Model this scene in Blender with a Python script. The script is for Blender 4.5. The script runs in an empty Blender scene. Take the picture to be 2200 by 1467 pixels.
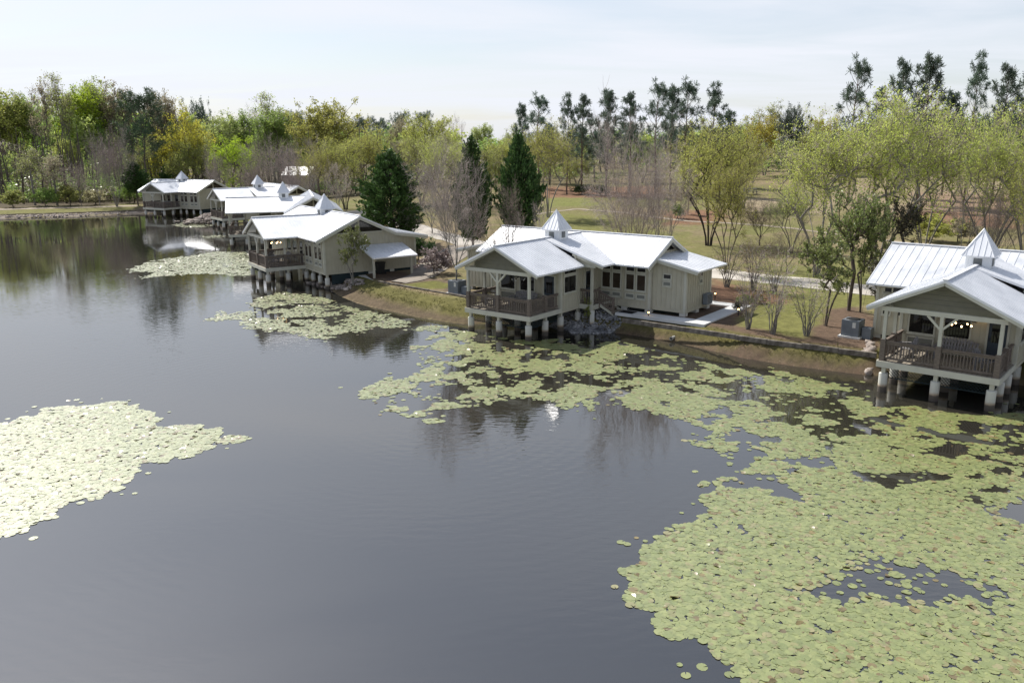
import bpy, bmesh, math, random
import numpy as np
from mathutils import Matrix, Vector
R = math.radians
C = bpy.context.scene.collection
rnd = random.Random(7)
NPR = np.random.default_rng(11)

# ------------------------------------------------------------------ camera numbers
F_PX, PITCH, ROLL, CAM_H = 1763.08, R(13.628), R(-0.451), 11.832
def ray(x, y):
    a, b = x-1100, y-733.5
    X = a*math.cos(ROLL)+b*math.sin(ROLL); Y = -a*math.sin(ROLL)+b*math.cos(ROLL)
    up = -Y/F_PX
    return np.array([X/F_PX, math.cos(PITCH)+up*math.sin(PITCH), -math.sin(PITCH)+up*math.cos(PITCH)])
CAM = np.array([0, 0, CAM_H])
def atz(x, y, z):
    d = ray(x, y); return CAM+d*((z-CAM_H)/d[2])
def aty(x, y, Y):
    d = ray(x, y); return CAM+d*(Y/d[1])

# ------------------------------------------------------------------ materials
MATS = {}
def nodes_of(name):
    m = bpy.data.materials.new(name); m.use_nodes = True
    nt = m.node_tree
    return m, nt, nt.nodes['Principled BSDF']
def link(nt, a, b): nt.links.new(a, b)
def node(nt, t, **kw):
    n = nt.nodes.new(t)
    for k, v in kw.items(): setattr(n, k, v)
    return n
def rgba(c): return (c[0], c[1], c[2], 1)
def ramp(nt, stops):
    r = node(nt, 'ShaderNodeValToRGB')
    e = r.color_ramp.elements
    while len(e) < len(stops): e.new(0.5)
    for i, (p, c) in enumerate(stops):
        e[i].position = p; e[i].color = rgba(c) if len(c) == 3 else c
    return r
def mat_noise(name, c1, c2, scale=4, rough=0.7, detail=4, bump=0.0, spec=0.4, metal=0.0, stretch=None, bscale=None):
    m, nt, b = nodes_of(name)
    tc = node(nt, 'ShaderNodeTexCoord'); n = node(nt, 'ShaderNodeTexNoise')
    n.inputs['Scale'].default_value = scale; n.inputs['Detail'].default_value = detail
    src = tc.outputs['Object']
    if stretch:
        mp = node(nt, 'ShaderNodeMapping'); mp.inputs['Scale'].default_value = stretch
        link(nt, src, mp.inputs['Vector']); src = mp.outputs['Vector']
    link(nt, src, n.inputs['Vector'])
    r = ramp(nt, [(0.3, c1), (0.7, c2)])
    link(nt, n.outputs['Fac'], r.inputs['Fac']); link(nt, r.outputs['Color'], b.inputs['Base Color'])
    b.inputs['Roughness'].default_value = rough
    b.inputs['Specular IOR Level'].default_value = spec
    b.inputs['Metallic'].default_value = metal
    if bump:
        n2 = node(nt, 'ShaderNodeTexNoise'); n2.inputs['Scale'].default_value = bscale or scale*3
        link(nt, src, n2.inputs['Vector'])
        bp = node(nt, 'ShaderNodeBump'); bp.inputs['Strength'].default_value = bump; bp.inputs['Distance'].default_value = 0.03
        link(nt, n2.outputs['Fac'], bp.inputs['Height']); link(nt, bp.outputs['Normal'], b.inputs['Normal'])
    MATS[name] = m
    return m
def leaf_mat(name, c, c2=None, trans=0.5, var=0.5, rough=0.6):
    m, nt, b = nodes_of(name)
    c2 = c2 or tuple(x*0.6 for x in c)
    g = node(nt, 'ShaderNodeNewGeometry')
    r = ramp(nt, [(0.0, c2), (0.55, c), (1.0, tuple(min(1, x*(1+var*0.6)) for x in c))])
    link(nt, g.outputs['Random Per Island'], r.inputs['Fac'])
    hs = node(nt, 'ShaderNodeHueSaturation')
    oi = node(nt, 'ShaderNodeObjectInfo')
    mr = node(nt, 'ShaderNodeMapRange'); mr.inputs[3].default_value = 0.8; mr.inputs[4].default_value = 1.2
    link(nt, oi.outputs['Random'], mr.inputs[0]); link(nt, mr.outputs[0], hs.inputs['Value'])
    mh = node(nt, 'ShaderNodeMapRange'); mh.inputs[3].default_value = 0.485; mh.inputs[4].default_value = 0.515
    link(nt, oi.outputs['Random'], mh.inputs[0]); link(nt, mh.outputs[0], hs.inputs['Hue'])
    link(nt, r.outputs['Color'], hs.inputs['Color'])
    link(nt, hs.outputs['Color'], b.inputs['Base Color'])
    b.inputs['Roughness'].default_value = rough; b.inputs['Specular IOR Level'].default_value = 0.25
    t = node(nt, 'ShaderNodeBsdfTranslucent'); link(nt, hs.outputs['Color'], t.inputs['Color'])
    mx = node(nt, 'ShaderNodeMixShader'); mx.inputs['Fac'].default_value = trans
    out = nt.nodes['Material Output']
    link(nt, b.outputs[0], mx.inputs[1]); link(nt, t.outputs[0], mx.inputs[2]); link(nt, mx.outputs[0], out.inputs['Surface'])
    MATS[name] = m
    return m
def plain(name, c, rough=0.6, metal=0.0, spec=0.5, emit=None, es=0):
    m, nt, b = nodes_of(name)
    b.inputs['Base Color'].default_value = rgba(c); b.inputs['Roughness'].default_value = rough
    b.inputs['Metallic'].default_value = metal; b.inputs['Specular IOR Level'].default_value = spec
    if emit:
        b.inputs['Emission Color'].default_value = rgba(emit); b.inputs['Emission Strength'].default_value = es
    MATS[name] = m
    return m

mat_noise('siding', (.415, .39, .305), (.475, .45, .355), 1.5, 0.75, 5, spec=.2)
mat_noise('trim', (.45, .44, .37), (.52, .51, .43), 2, 0.65, 4, spec=.25)
mat_noise('roof', (.65, .665, .69), (.81, .82, .84), .7, 0.42, 5, spec=.5, metal=.25)
mat_noise('roof_worn', (.46, .48, .51), (.80, .81, .83), 1.3, 0.4, 6, spec=.5, metal=.25, stretch=(1, .55, 1))  # weathering plus dappled tree shade, both painted as blotches in the colour
mat_noise('cupola', (.60, .625, .65), (.70, .72, .74), 2, 0.5, 4, spec=.4, metal=.1)
mat_noise('gable_shaded', (.21, .205, .16), (.26, .25, .2), 2, 0.8, spec=.1)  # siding paint made darker, the porch gable's shade put into the colour
mat_noise('wood', (.11, .09, .075), (.20, .165, .138), 6, 0.8, 6, spec=.15, stretch=(1, 1, 4), bump=.2)
mat_noise('wood_grey', (.17, .16, .155), (.27, .26, .25), 6, 0.85, 6, spec=.15)
mat_noise('bench_wood', (.17, .165, .17), (.25, .24, .245), 8, 0.8, 5, spec=.2)
mat_noise('deck', (.22, .19, .15), (.32, .285, .235), 6, 0.8, 5, spec=.2, stretch=(1, 6, 1))
mat_noise('timber', (.065, .055, .046), (.22, .195, .165), 3, 0.9, 6, bump=.6, spec=.1)
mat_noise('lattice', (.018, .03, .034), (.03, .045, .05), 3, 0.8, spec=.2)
mat_noise('door', (.028, .04, .055), (.04, .055, .07), 2, 0.45, spec=.4)
mat_noise('stone_grey', (.11, .112, .115), (.30, .30, .305), 1.3, 0.85, 6, bump=.4, spec=.2)
mat_noise('stone_brown', (.16, .13, .11), (.42, .37, .33), 1.1, 0.85, 6, bump=.4, spec=.2)
mat_noise('concrete', (.50, .505, .50), (.62, .62, .61), 1.2, 0.85, 6, spec=.2)
mat_noise('gravel_road', (.34, .31, .27), (.50, .465, .415), .5, 0.95, 8, bump=.25, bscale=9, spec=.1)
mat_noise('gravel_dark', (.20, .175, .145), (.31, .275, .235), .8, 0.95, 8, bump=.25, bscale=9, spec=.1)
mat_noise('sand_path', (.24, .20, .15), (.36, .31, .25), .6, 0.95, 8, spec=.1)
mat_noise('ac_metal', (.13, .15, .17), (.19, .21, .235), 2, 0.5, spec=.4)
mat_noise('bin_plastic', (.012, .013, .014), (.02, .021, .022), 2, 0.5, spec=.4)
mat_noise('black_metal', (.01, .01, .011), (.02, .02, .021), 4, 0.5, spec=.4)
mat_noise('rubber', (.012, .012, .013), (.03, .03, .03), 20, 0.9, spec=.2)
mat_noise('pipe', (.36, .35, .31), (.45, .44, .4), 4, 0.6, spec=.3)
mat_noise('paper', (.55, .55, .53), (.62, .62, .6), 4, 0.7)
plain('glow', (1, .7, .35), emit=(1, .62, .22), es=6)
plain('bulb', (1, .75, .45), emit=(1, .66, .3), es=9)
m, nt, b = nodes_of('glass')
b.inputs['Base Color'].default_value = (.016, .015, .014, 1); b.inputs['Roughness'].default_value = .04
b.inputs['Specular IOR Level'].default_value = .5
MATS['glass'] = m
# screens and window interiors with a brown blind behind the glass
mat_noise('glass_brown', (.03, .022, .016), (.055, .04, .028), .9, 0.08, 3, spec=.5)
mat_noise('screen', (.17, .175, .155), (.21, .215, .19), 2, 0.6, spec=.3)

for k_ in ('stone_grey', 'stone_brown'):
    nt = MATS[k_].node_tree; b = nt.nodes['Principled BSDF']; old = b.inputs['Base Color'].links[0].from_socket
    g = node(nt, 'ShaderNodeNewGeometry'); r = ramp(nt, [(0, (.45, .45, .46)), (1, (1.5, 1.48, 1.45))]); link(nt, g.outputs['Random Per Island'], r.inputs['Fac'])
    mx = node(nt, 'ShaderNodeMix', data_type='RGBA', blend_type='MULTIPLY'); mx.inputs[0].default_value = 1
    link(nt, old, mx.inputs[6]); link(nt, r.outputs['Color'], mx.inputs[7]); link(nt, mx.outputs[2], b.inputs['Base Color'])
# concrete pier with a waterline stain
m, nt, b = nodes_of('pier')
tc = node(nt, 'ShaderNodeTexCoord'); sx = node(nt, 'ShaderNodeSeparateXYZ'); link(nt, tc.outputs['Object'], sx.inputs[0])
nz = node(nt, 'ShaderNodeTexNoise'); nz.inputs['Scale'].default_value = 5; link(nt, tc.outputs['Object'], nz.inputs['Vector'])
ma = node(nt, 'ShaderNodeMath', operation='MULTIPLY_ADD'); ma.inputs[1].default_value = .18; link(nt, nz.outputs['Fac'], ma.inputs[0]); link(nt, sx.outputs['Z'], ma.inputs[2])
rp = ramp(nt, [(0.0, (.055, .045, .036)), (.34, (.085, .07, .055)), (.42, (.34, .27, .19)), (.56, (.50, .49, .43)), (1, (.55, .545, .50))])
link(nt, ma.outputs[0], rp.inputs['Fac']); link(nt, rp.outputs['Color'], b.inputs['Base Color'])
b.inputs['Roughness'].default_value = .85
MATS['pier'] = m

for nm, c1, c2 in (('bark', (.075, .06, .05), (.17, .145, .125)), ('bark_grey', (.15, .14, .125), (.27, .25, .225)),
                   ('bark_pink', (.19, .15, .135), (.30, .245, .225)), ('bark_dark', (.04, .034, .03), (.09, .075, .065)), ('bark_pine', (.10, .07, .055), (.2, .15, .12))):
    mat_noise(nm, c1, c2, 3, .9, 5, spec=.1, stretch=(1, 1, .3))
leaf_mat('lf_yellow', (.43, .455, .115), (.29, .305, .08))
leaf_mat('lf_olive', (.31, .345, .10), (.19, .21, .065))
leaf_mat('lf_lime', (.38, .50, .04), (.25, .34, .03))
leaf_mat('lf_pale', (.40, .45, .16), (.27, .30, .11))
leaf_mat('lf_gold', (.47, .43, .06), (.31, .28, .045))
leaf_mat('lf_green', (.27, .36, .09), (.16, .22, .06))
leaf_mat('lf_tan', (.36, .325, .20), (.25, .22, .135))
leaf_mat('lf_pine', (.12, .165, .115), (.065, .095, .07), trans=.2)
leaf_mat('lf_pinedark', (.06, .092, .045), (.03, .05, .026), trans=.2)
leaf_mat('lf_cedar', (.06, .115, .028), (.026, .055, .016), trans=.2)
leaf_mat('lf_holly', (.22, .265, .08), (.10, .135, .045), trans=.25, rough=.35)
leaf_mat('lf_magnolia', (.07, .07, .045), (.03, .032, .02), trans=.15, rough=.35)
leaf_mat('lf_rust', (.25, .185, .075), (.17, .135, .06))
leaf_mat('lf_twig', (.40, .33, .30), (.27, .22, .2), trans=.1)
leaf_mat('lf_twigbrown', (.24, .195, .15), (.155, .125, .1), trans=.1)

# ------------------------------------------------------------------ object helpers
def tag(o, label=None, cat=None, group=None, kind=None):
    if label: o['label'] = label
    if cat: o['category'] = cat
    if group: o['group'] = group
    if kind: o['kind'] = kind
    return o
def empty(name, loc, rz=0, label=None, cat=None, group=None):
    o = bpy.data.objects.new(name, None); C.objects.link(o)
    o.empty_display_size = .3
    o.location = loc; o.rotation_euler = (0, 0, rz)
    return tag(o, label, cat, group)
def copy_tree(o, parent=None):
    c = o.copy(); C.objects.link(c)
    if parent: c.parent = parent
    for ch in list(o.children): copy_tree(ch, c)
    return c
class MB:
    """collects shapes (local u, v, z; v points to the water) into one mesh"""
    def __init__(s): s.v = []; s.f = []; s.m = []; s.mats = []
    def mi(s, m):
        if m not in s.mats: s.mats.append(m)
        return s.mats.index(m)
    def add(s, vs, fs, m):
        o = len(s.v); s.v += [(a, -b, c) for a, b, c in vs]
        k = s.mi(m)
        for f in fs: s.f.append([i+o for i in f]); s.m.append(k)
    def box(s, u0, u1, v0, v1, z0, z1, m):
        vs = [(u, v, z) for z in (z0, z1) for u, v in ((u0, v0), (u1, v0), (u1, v1), (u0, v1))]
        s.add(vs, [(0, 1, 2, 3), (4, 5, 6, 7), (0, 1, 5, 4), (1, 2, 6, 5), (2, 3, 7, 6), (3, 0, 4, 7)], m)
    def beam(s, p, q, w, h, m, up=(0, 0, 1)):
        p, q = Vector(p), Vector(q); d = (q-p).normalized(); up = Vector(up)
        if abs(d.dot(up)) > .98: up = Vector((1, 0, 0))
        a = d.cross(up).normalized()*(w/2); b = a.cross(d).normalized()*(h/2)
        vs = [tuple(e+i+j) for e in (p, q) for i, j in ((a, b), (-a, b), (-a, -b), (a, -b))]
        s.add(vs, [(0, 1, 2, 3), (4, 5, 6, 7), (0, 1, 5, 4), (1, 2, 6, 5), (2, 3, 7, 6), (3, 0, 4, 7)], m)
    def prism(s, poly, off, m):
        n = len(poly); off = Vector(off)
        vs = [tuple(p) for p in poly]+[tuple(Vector(p)+off) for p in poly]
        s.add(vs, [tuple(range(n)), tuple(range(n, 2*n))]+[(i, (i+1) % n, (i+1) % n+n, i+n) for i in range(n)], m)
    def cyl(s, u, v, z0, z1, r0, r1, m, n=14):
        vs = [(u+r*math.cos(2*math.pi*i/n), v+r*math.sin(2*math.pi*i/n), z) for z, r in ((z0, r0), (z1, r1)) for i in range(n)]
        s.add(vs, [tuple(range(n)), tuple(range(n, 2*n))]+[(i, (i+1) % n, (i+1) % n+n, i+n) for i in range(n)], m)
    def ball(s, c, r, m, n=8, k=5, sz=1):
        vs = []; fs = []
        for j in range(1, k):
            t = math.pi*j/k
            for i in range(n):
                a = 2*math.pi*i/n; vs.append((c[0]+r*math.sin(t)*math.cos(a), c[1]+r*math.sin(t)*math.sin(a), c[2]+r*sz*math.cos(t)))
        vs.append((c[0], c[1], c[2]+r*sz)); vs.append((c[0], c[1], c[2]-r*sz)); T = len(vs)-2
        for j in range(k-2):
            for i in range(n): fs.append((j*n+i, j*n+(i+1) % n, (j+1)*n+(i+1) % n, (j+1)*n+i))
        for i in range(n): fs.append((T, i, (i+1) % n)); fs.append((T+1, (k-2)*n+(i+1) % n, (k-2)*n+i))
        s.add(vs, fs, m)
    def build(s, name, parent=None, smooth=False):
        me = bpy.data.meshes.new(name); me.from_pydata(s.v, [], s.f)
        for m in s.mats: me.materials.append(MATS[m])
        me.polygons.foreach_set('material_index', s.m)
        bm = bmesh.new(); bm.from_mesh(me); bmesh.ops.recalc_face_normals(bm, faces=bm.faces); bm.to_mesh(me); bm.free()
        if smooth:
            for p in me.polygons: p.use_smooth = True
        o = bpy.data.objects.new(name, me); C.objects.link(o)
        if parent: o.parent = parent
        return o
def np_mesh(name, V, F4, F3=None, mats=(), mi=None, smooth=False):
    me = bpy.data.meshes.new(name)
    V = np.asarray(V, np.float32); F4 = np.asarray(F4, np.int32).reshape(-1, 4)
    n3 = 0 if F3 is None else len(F3)
    loops = F4.ravel() if n3 == 0 else np.concatenate([F4.ravel(), np.asarray(F3, np.int32).ravel()])
    starts = np.arange(len(F4))*4
    if n3: starts = np.concatenate([starts, len(F4)*4+np.arange(n3)*3])
    me.vertices.add(len(V)); me.vertices.foreach_set('co', V.ravel())
    me.loops.add(len(loops)); me.loops.foreach_set('vertex_index', loops.astype(np.int32))
    me.polygons.add(len(starts)); me.polygons.foreach_set('loop_start', starts.astype(np.int32))
    for m in mats: me.materials.append(MATS[m])
    if mi is not None: me.polygons.foreach_set('material_index', np.asarray(mi, np.int32))
    if smooth: me.polygons.foreach_set('use_smooth', np.ones(len(starts), bool))
    me.update(calc_edges=True); me.validate()
    return me
def link_mesh(name, me, parent=None):
    o = bpy.data.objects.new(name, me); C.objects.link(o)
    if parent: o.parent = parent
    return o
POSE = dict(A=(23.389, 40.859, -40.787), B=(2.76, 54.928, -37.873), C=(-17.252, 74.855, -57.089), D=(-27.92, 100.49, -74.76), E=(-37.8, 123.32, -53.45), F=(-57.43, 145.18, -28.15))
def wl_(k, u, v):
    x0, y0, a = POSE[k]; a = R(a)
    return (x0+u*math.cos(a)+v*math.sin(a), y0+u*math.sin(a)-v*math.cos(a))
# ------------------------------------------------------------------ terrain
SHORE = [(-900, -100), (-400, 40), (-180, 110), (-120, 128.5), (-98, 135.5), (-86, 139), (-75.7, 142), (-66.5, 146.3), (-62.5, 146.8), (-57.9, 144.3),
         (-52.5, 140.5), (-49.5, 134.5), (-46.5, 129.5), (-43, 127.5), (-38.6, 122.7), (-34.8, 117), (-32, 110.5), (-29.8, 104),
         (-27.3, 97), (-25, 90), (-22.2, 82.5), (-19, 76), (-16, 70), (-14.3, 65.5), (-12, 61.7), (-10.4, 59.8), (-8.4, 57.9), (-6.5, 56.0),
         (-4.4, 54.4), (-3.1, 53.7), (-1, 53.9), (1.5, 53.4), (4, 52.4), (5.7, 51.5), (7.1, 50.5), (8.7, 49.3), (11, 46.8), (13, 44.3), (15.1, 42.7),
         (17.1, 41.5), (18.7, 40.6), (20.5, 41.2), (23.5, 40.3), (28, 36), (40, 27), (70, 10), (120, -20), (300, -100)]
LAND = SHORE+[(2000, -100), (2000, 2000), (-2000, 2000), (-2000, -100)]
def seg_dist(P, pts, closed=False):
    D = np.full(len(P), 1e9)
    n = len(pts)
    for i in range(n if closed else n-1):
        a = np.array(pts[i][:2]); b = np.array(pts[(i+1) % n][:2]); ab = b-a
        t = np.clip(((P-a)@ab)/max(ab@ab, 1e-9), 0, 1)
        D = np.minimum(D, np.hypot(*(P-a-t[:, None]*ab).T))
    return D
def in_poly(P, pts):
    ins = np.zeros(len(P), bool); n = len(pts)
    x, y = P[:, 0], P[:, 1]
    for i in range(n):
        x1, y1 = pts[i][:2]; x2, y2 = pts[(i+1) % n][:2]
        if y1 == y2: continue
        c = ((y1 > y) != (y2 > y)) & (x < (x2-x1)*(y-y1)/(y2-y1)+x1)
        ins ^= c
    return ins
def sdist(P, pts):
    d = seg_dist(P, pts, True); return np.where(in_poly(P, pts), d, -d)
def sm(a, b, x):
    t = np.clip((x-a)/(b-a), 0, 1); return t*t*(3-2*t)
_perm = np.random.default_rng(3).random((64, 64))
def vnoise(x, y, s):
    x = x/s; y = y/s
    xi = np.floor(x).astype(int); yi = np.floor(y).astype(int); fx = x-xi; fy = y-yi
    fx = fx*fx*(3-2*fx); fy = fy*fy*(3-2*fy)
    g = lambda i, j: _perm[(xi+i) % 64, (yi+j) % 64]
    return (g(0, 0)*(1-fx)+g(1, 0)*fx)*(1-fy)+(g(0, 1)*(1-fx)+g(1, 1)*fx)*fy
def fbm(x, y, s):
    return vnoise(x, y, s)*.5+vnoise(x+13, y+7, s/2.1)*.3+vnoise(x+31, y+3, s/4.3)*.2
def ground(P):
    P = np.atleast_2d(np.asarray(P, float))[:, :2]
    x, y = P[:, 0], P[:, 1]
    d = seg_dist(P, SHORE); d = np.where(in_poly(P, LAND), d, -d)
    w = np.interp(x, [-30, -14, -3, 2, 6, 60], [3.2, 2.6, 2.8, 2.2, 1.3, 1.3])
    t = np.clip(d, 0, None)/w
    near = np.interp(t, [0, .15, .42, .52, 1, 1.5], [0.0, .13, .33, .62, .96, 1.02])+np.where((t > .05) & (t < 1), (fbm(x, y, .9)-.5)*.16, 0)
    far = np.interp(d, [0, .6, 3, 3.25, 7, 10], [0.0, .2, .34, .5, .96, 1.0])
    fl = sm(-60, -66, x)
    land = near*(1-fl)+far*fl
    rise = np.clip(y-88, 0, 140)*.030*sm(-45, -5, x)+np.clip(x, 0, 120)*.02*sm(95, 150, y)
    hump = sm(50, 57, d+0)*0
    land = land+rise*sm(3, 12, d)+(fbm(x, y, 6)-.5)*.22*sm(3, 14, d)*sm(64, 72, y+np.abs(x-12)*.2)
    wat = -.04+np.clip(d, -3, 0)*.5
    return np.where(d > 0, land, wat), d
def gz(x, y): return float(ground([(x, y)])[0][0])
def hit(px, py):
    """the ground point seen at a pixel of the photograph"""
    d = ray(px, py); ts = np.linspace(20, 400, 1500)
    P = CAM+d[None]*(ts/d[1])[:, None]
    z = ground(P)[0]; k = np.argmax(P[:, 2] < np.maximum(z, 0))
    return P[k]
def axis(parts):
    out = []
    for a, b, st in parts: out += list(np.arange(a, b, st))
    return np.array(out+[parts[-1][1]])
GX = axis([(-1600, -200, 100), (-200, -105, 8), (-105, -32, 1.0), (-32, 34, .32), (34, 60, 1.3), (60, 160, 5), (160, 1600, 120)])
GY = axis([(-60, 24, 6), (24, 34, 1.5), (34, 80, .32), (80, 152, .9), (152, 260, 4), (260, 500, 20), (500, 1700, 120)])
XX, YY = np.meshgrid(GX, GY)
GP = np.column_stack([XX.ravel(), YY.ravel()])
GZ, GD = ground(GP)
GZ = np.where(GD < -2.9, -1.55, GZ)
def world_poly(px, z=1.0): return [tuple(atz(a, b, z)[:2]) for a, b in px]
def region(poly, soft=.5, wob=.8):
    return sm(-soft, soft, sdist(GP, poly)+(fbm(GP[:, 0], GP[:, 1], 1.8)-.5)*wob*2)
x, y = GP.T
n1 = fbm(x, y, 9); n2 = fbm(x+50, y, 2.2); n3 = fbm(x, y+40, 26)
def mixc(c, col, m): return c*(1-m[:, None])+np.array(col)[None]*m[:, None]
col = np.tile(np.array((.15, .14, .06)), (len(GP), 1))
col = mixc(col, (.19, .155, .09), sm(.40, .60, n1))
col = mixc(col, (.125, .14, .042), sm(.5, .68, n3)*.7)
col = mixc(col, (.22, .165, .115), sm(.52, .70, n2)*.55)
# greener turf round the middle of the field, straw beds under the pines, bare sandy patches
col = mixc(col, (.145, .148, .048), region(world_poly([(1100, 455), (1330, 470), (1470, 500), (1500, 540), (1400, 520), (1180, 490)], 1.6), 2.5, 2)*.8)
col = mixc(col, (.15, .165, .048), region(world_poly([(1160, 425), (1280, 425), (1290, 440), (1170, 445)], 2.4), 2.5, 2)*.8)
straw = (.19, .105, .07)
for pl_, zz in (([(1160, 408), (1420, 410), (1430, 426), (1160, 424)], 2.8), ([(1420, 452), (1555, 452), (1555, 470), (1430, 472)], 2.2), ([(1960, 425), (2200, 430), (2200, 470), (1960, 462)], 2.6)):
    col = mixc(col, straw, region(world_poly(pl_, zz), 1.5, 2)*.9)
col = mixc(col, (.40, .32, .24), region(world_poly([(1590, 425), (1760, 425), (1780, 445), (1580, 440)], 3.0), 2.5, 4)*.6)
col = mixc(col, (.28, .22, .16), region(world_poly([(1750, 390), (2200, 400), (2200, 440), (1750, 430)], 3.4), 3, 6)*.55)
# woods floor
col = mixc(col, (.075, .06, .04), sm(11, 14, GD)*sm(-62, -70, x)*.95)
col = mixc(col, (.085, .07, .045), sm(150, 175, y)*sm(40, -10, x)*.8)
# mulch and earth round the cabins
mul = (.115, .08, .058)
col = mixc(col, mul, region(world_poly([(1230, 690), (1320, 705), (1480, 726), (1890, 780), (1900, 690), (1830, 655), (1760, 665), (1660, 640), (1520, 608), (1400, 600), (1200, 650)], 1.0), .4, .5))
col = mixc(col, (.145, .145, .05), region(world_poly([(1575, 702), (1610, 706), (1730, 728), (1775, 665), (1890, 655), (1895, 622), (1690, 637), (1690, 652), (1630, 652)], 1.0), .4, .6))
col = mixc(col, (.15, .085, .055), region(world_poly([(1530, 600), (1640, 626), (1700, 640), (1690, 655), (1600, 652), (1530, 640)], 1.0), .4, .6)*.8)
col = mixc(col, (.115, .085, .065), region(world_poly([(690, 600), (800, 600), (985, 632), (1010, 640), (1010, 600), (900, 600), (800, 560), (690, 560)], 1.0), .5, .8))
col = mixc(col, (.125, .13, .035), region(world_poly([(870, 612), (940, 603), (975, 612), (960, 622), (900, 622)], 1.0), .3, .5)*.9)
col = mixc(col, (.11, .115, .12), region([wl_('B', *q) for q in ((1, 2.5), (3.4, 2.9), (5.3, 1.7), (5.7, .2), (4.9, -.4), (2.5, -1.2), (0, 0))], .3, .4))
bank = sm(.0, .1, GD)*(1-sm(1.5, 2.2, GD-np.interp(x, [-14, -3, 4], [1.2, 1.2, -.3])))*sm(-20, -16, x)
col = mixc(col, (.115, .108, .038), bank*sm(.35, .55, fbm(x, y, 2.6)+GD*.12))
col = mixc(col, (.10, .075, .052), bank*(1-sm(.3, .9, GD-np.interp(x, [-14, 4], [.9, -.1])))*.9)
col = mixc(col, (.26, .225, .20), sm(0, .3, GD)*(1-sm(2.6, 3.1, GD))*sm(-60, -64, x)*sm(.4, .55, fbm(x, y, .8)+.08))
col = mixc(col, (.16, .155, .06), sm(3.0, 3.3, GD)*(1-sm(8, 9, GD))*sm(-64, -68, x))
col = mixc(col, (.25, .18, .14), sm(2.5, 3.5, GD)*(1-sm(12, 14, GD))*sm(-69, -67, x)*sm(-54, -58, x)*.8)
col = mixc(col, (.06, .05, .03), 1-sm(-.5, .02, GD))
col = col*(.86+.28*fbm(x*1.0, y*1.0, .9))[:, None]
nx, ny = len(GX), len(GY)
I = (np.arange(ny-1)[:, None]*nx+np.arange(nx-1)[None]).ravel()
F = np.column_stack([I, I+1, I+nx+1, I+nx])
keep = ~(np.all(GD[F] < -4, axis=1))
me = np_mesh('ground', np.column_stack([GP, GZ]), F[keep], mats=(), smooth=True)
ca = me.color_attributes.new('soil', 'FLOAT_COLOR', 'POINT')
ca.data.foreach_set('color', np.column_stack([col, np.ones(len(col))]).astype(np.float32).ravel())
m, nt, b = nodes_of('terrain')
at = node(nt, 'ShaderNodeAttribute', attribute_name='soil'); tc = node(nt, 'ShaderNodeTexCoord')
nz = node(nt, 'ShaderNodeTexNoise'); nz.inputs['Scale'].default_value = 2.6; nz.inputs['Detail'].default_value = 10; nz.inputs['Roughness'].default_value = .7
link(nt, tc.outputs['Object'], nz.inputs['Vector'])
nf = node(nt, 'ShaderNodeTexNoise'); nf.inputs['Scale'].default_value = 14; nf.inputs['Detail'].default_value = 6
link(nt, tc.outputs['Object'], nf.inputs['Vector'])
rp = ramp(nt, [(.28, (.5, .5, .5)), (.72, (1.5, 1.47, 1.4))]); link(nt, nz.outputs['Fac'], rp.inputs['Fac'])
mx = node(nt, 'ShaderNodeMix', data_type='RGBA', blend_type='MULTIPLY'); mx.inputs[0].default_value = .8
link(nt, at.outputs['Color'], mx.inputs[6]); link(nt, rp.outputs['Color'], mx.inputs[7])
# scattered pale dead leaves and stalks
gt = node(nt, 'ShaderNodeMath', operation='GREATER_THAN'); gt.inputs[1].default_value = .66; link(nt, nf.outputs['Fac'], gt.inputs[0])
mm = node(nt, 'ShaderNodeMath', operation='MULTIPLY'); mm.inputs[1].default_value = .55; link(nt, gt.outputs[0], mm.inputs[0])
m2 = node(nt, 'ShaderNodeMix', data_type='RGBA'); link(nt, mm.outputs[0], m2.inputs[0]); link(nt, mx.outputs[2], m2.inputs[6]); m2.inputs[7].default_value = (.30, .25, .18, 1)
link(nt, m2.outputs[2], b.inputs['Base Color']); b.inputs['Roughness'].default_value = .95; b.inputs['Specular IOR Level'].default_value = .1
bp = node(nt, 'ShaderNodeBump'); bp.inputs['Strength'].default_value = .5; bp.inputs['Distance'].default_value = .08
link(nt, nz.outputs['Fac'], bp.inputs['Height']); link(nt, bp.outputs['Normal'], b.inputs['Normal'])
me.materials.append(m)
tag(link_mesh('ground', me), kind='structure')

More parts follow.
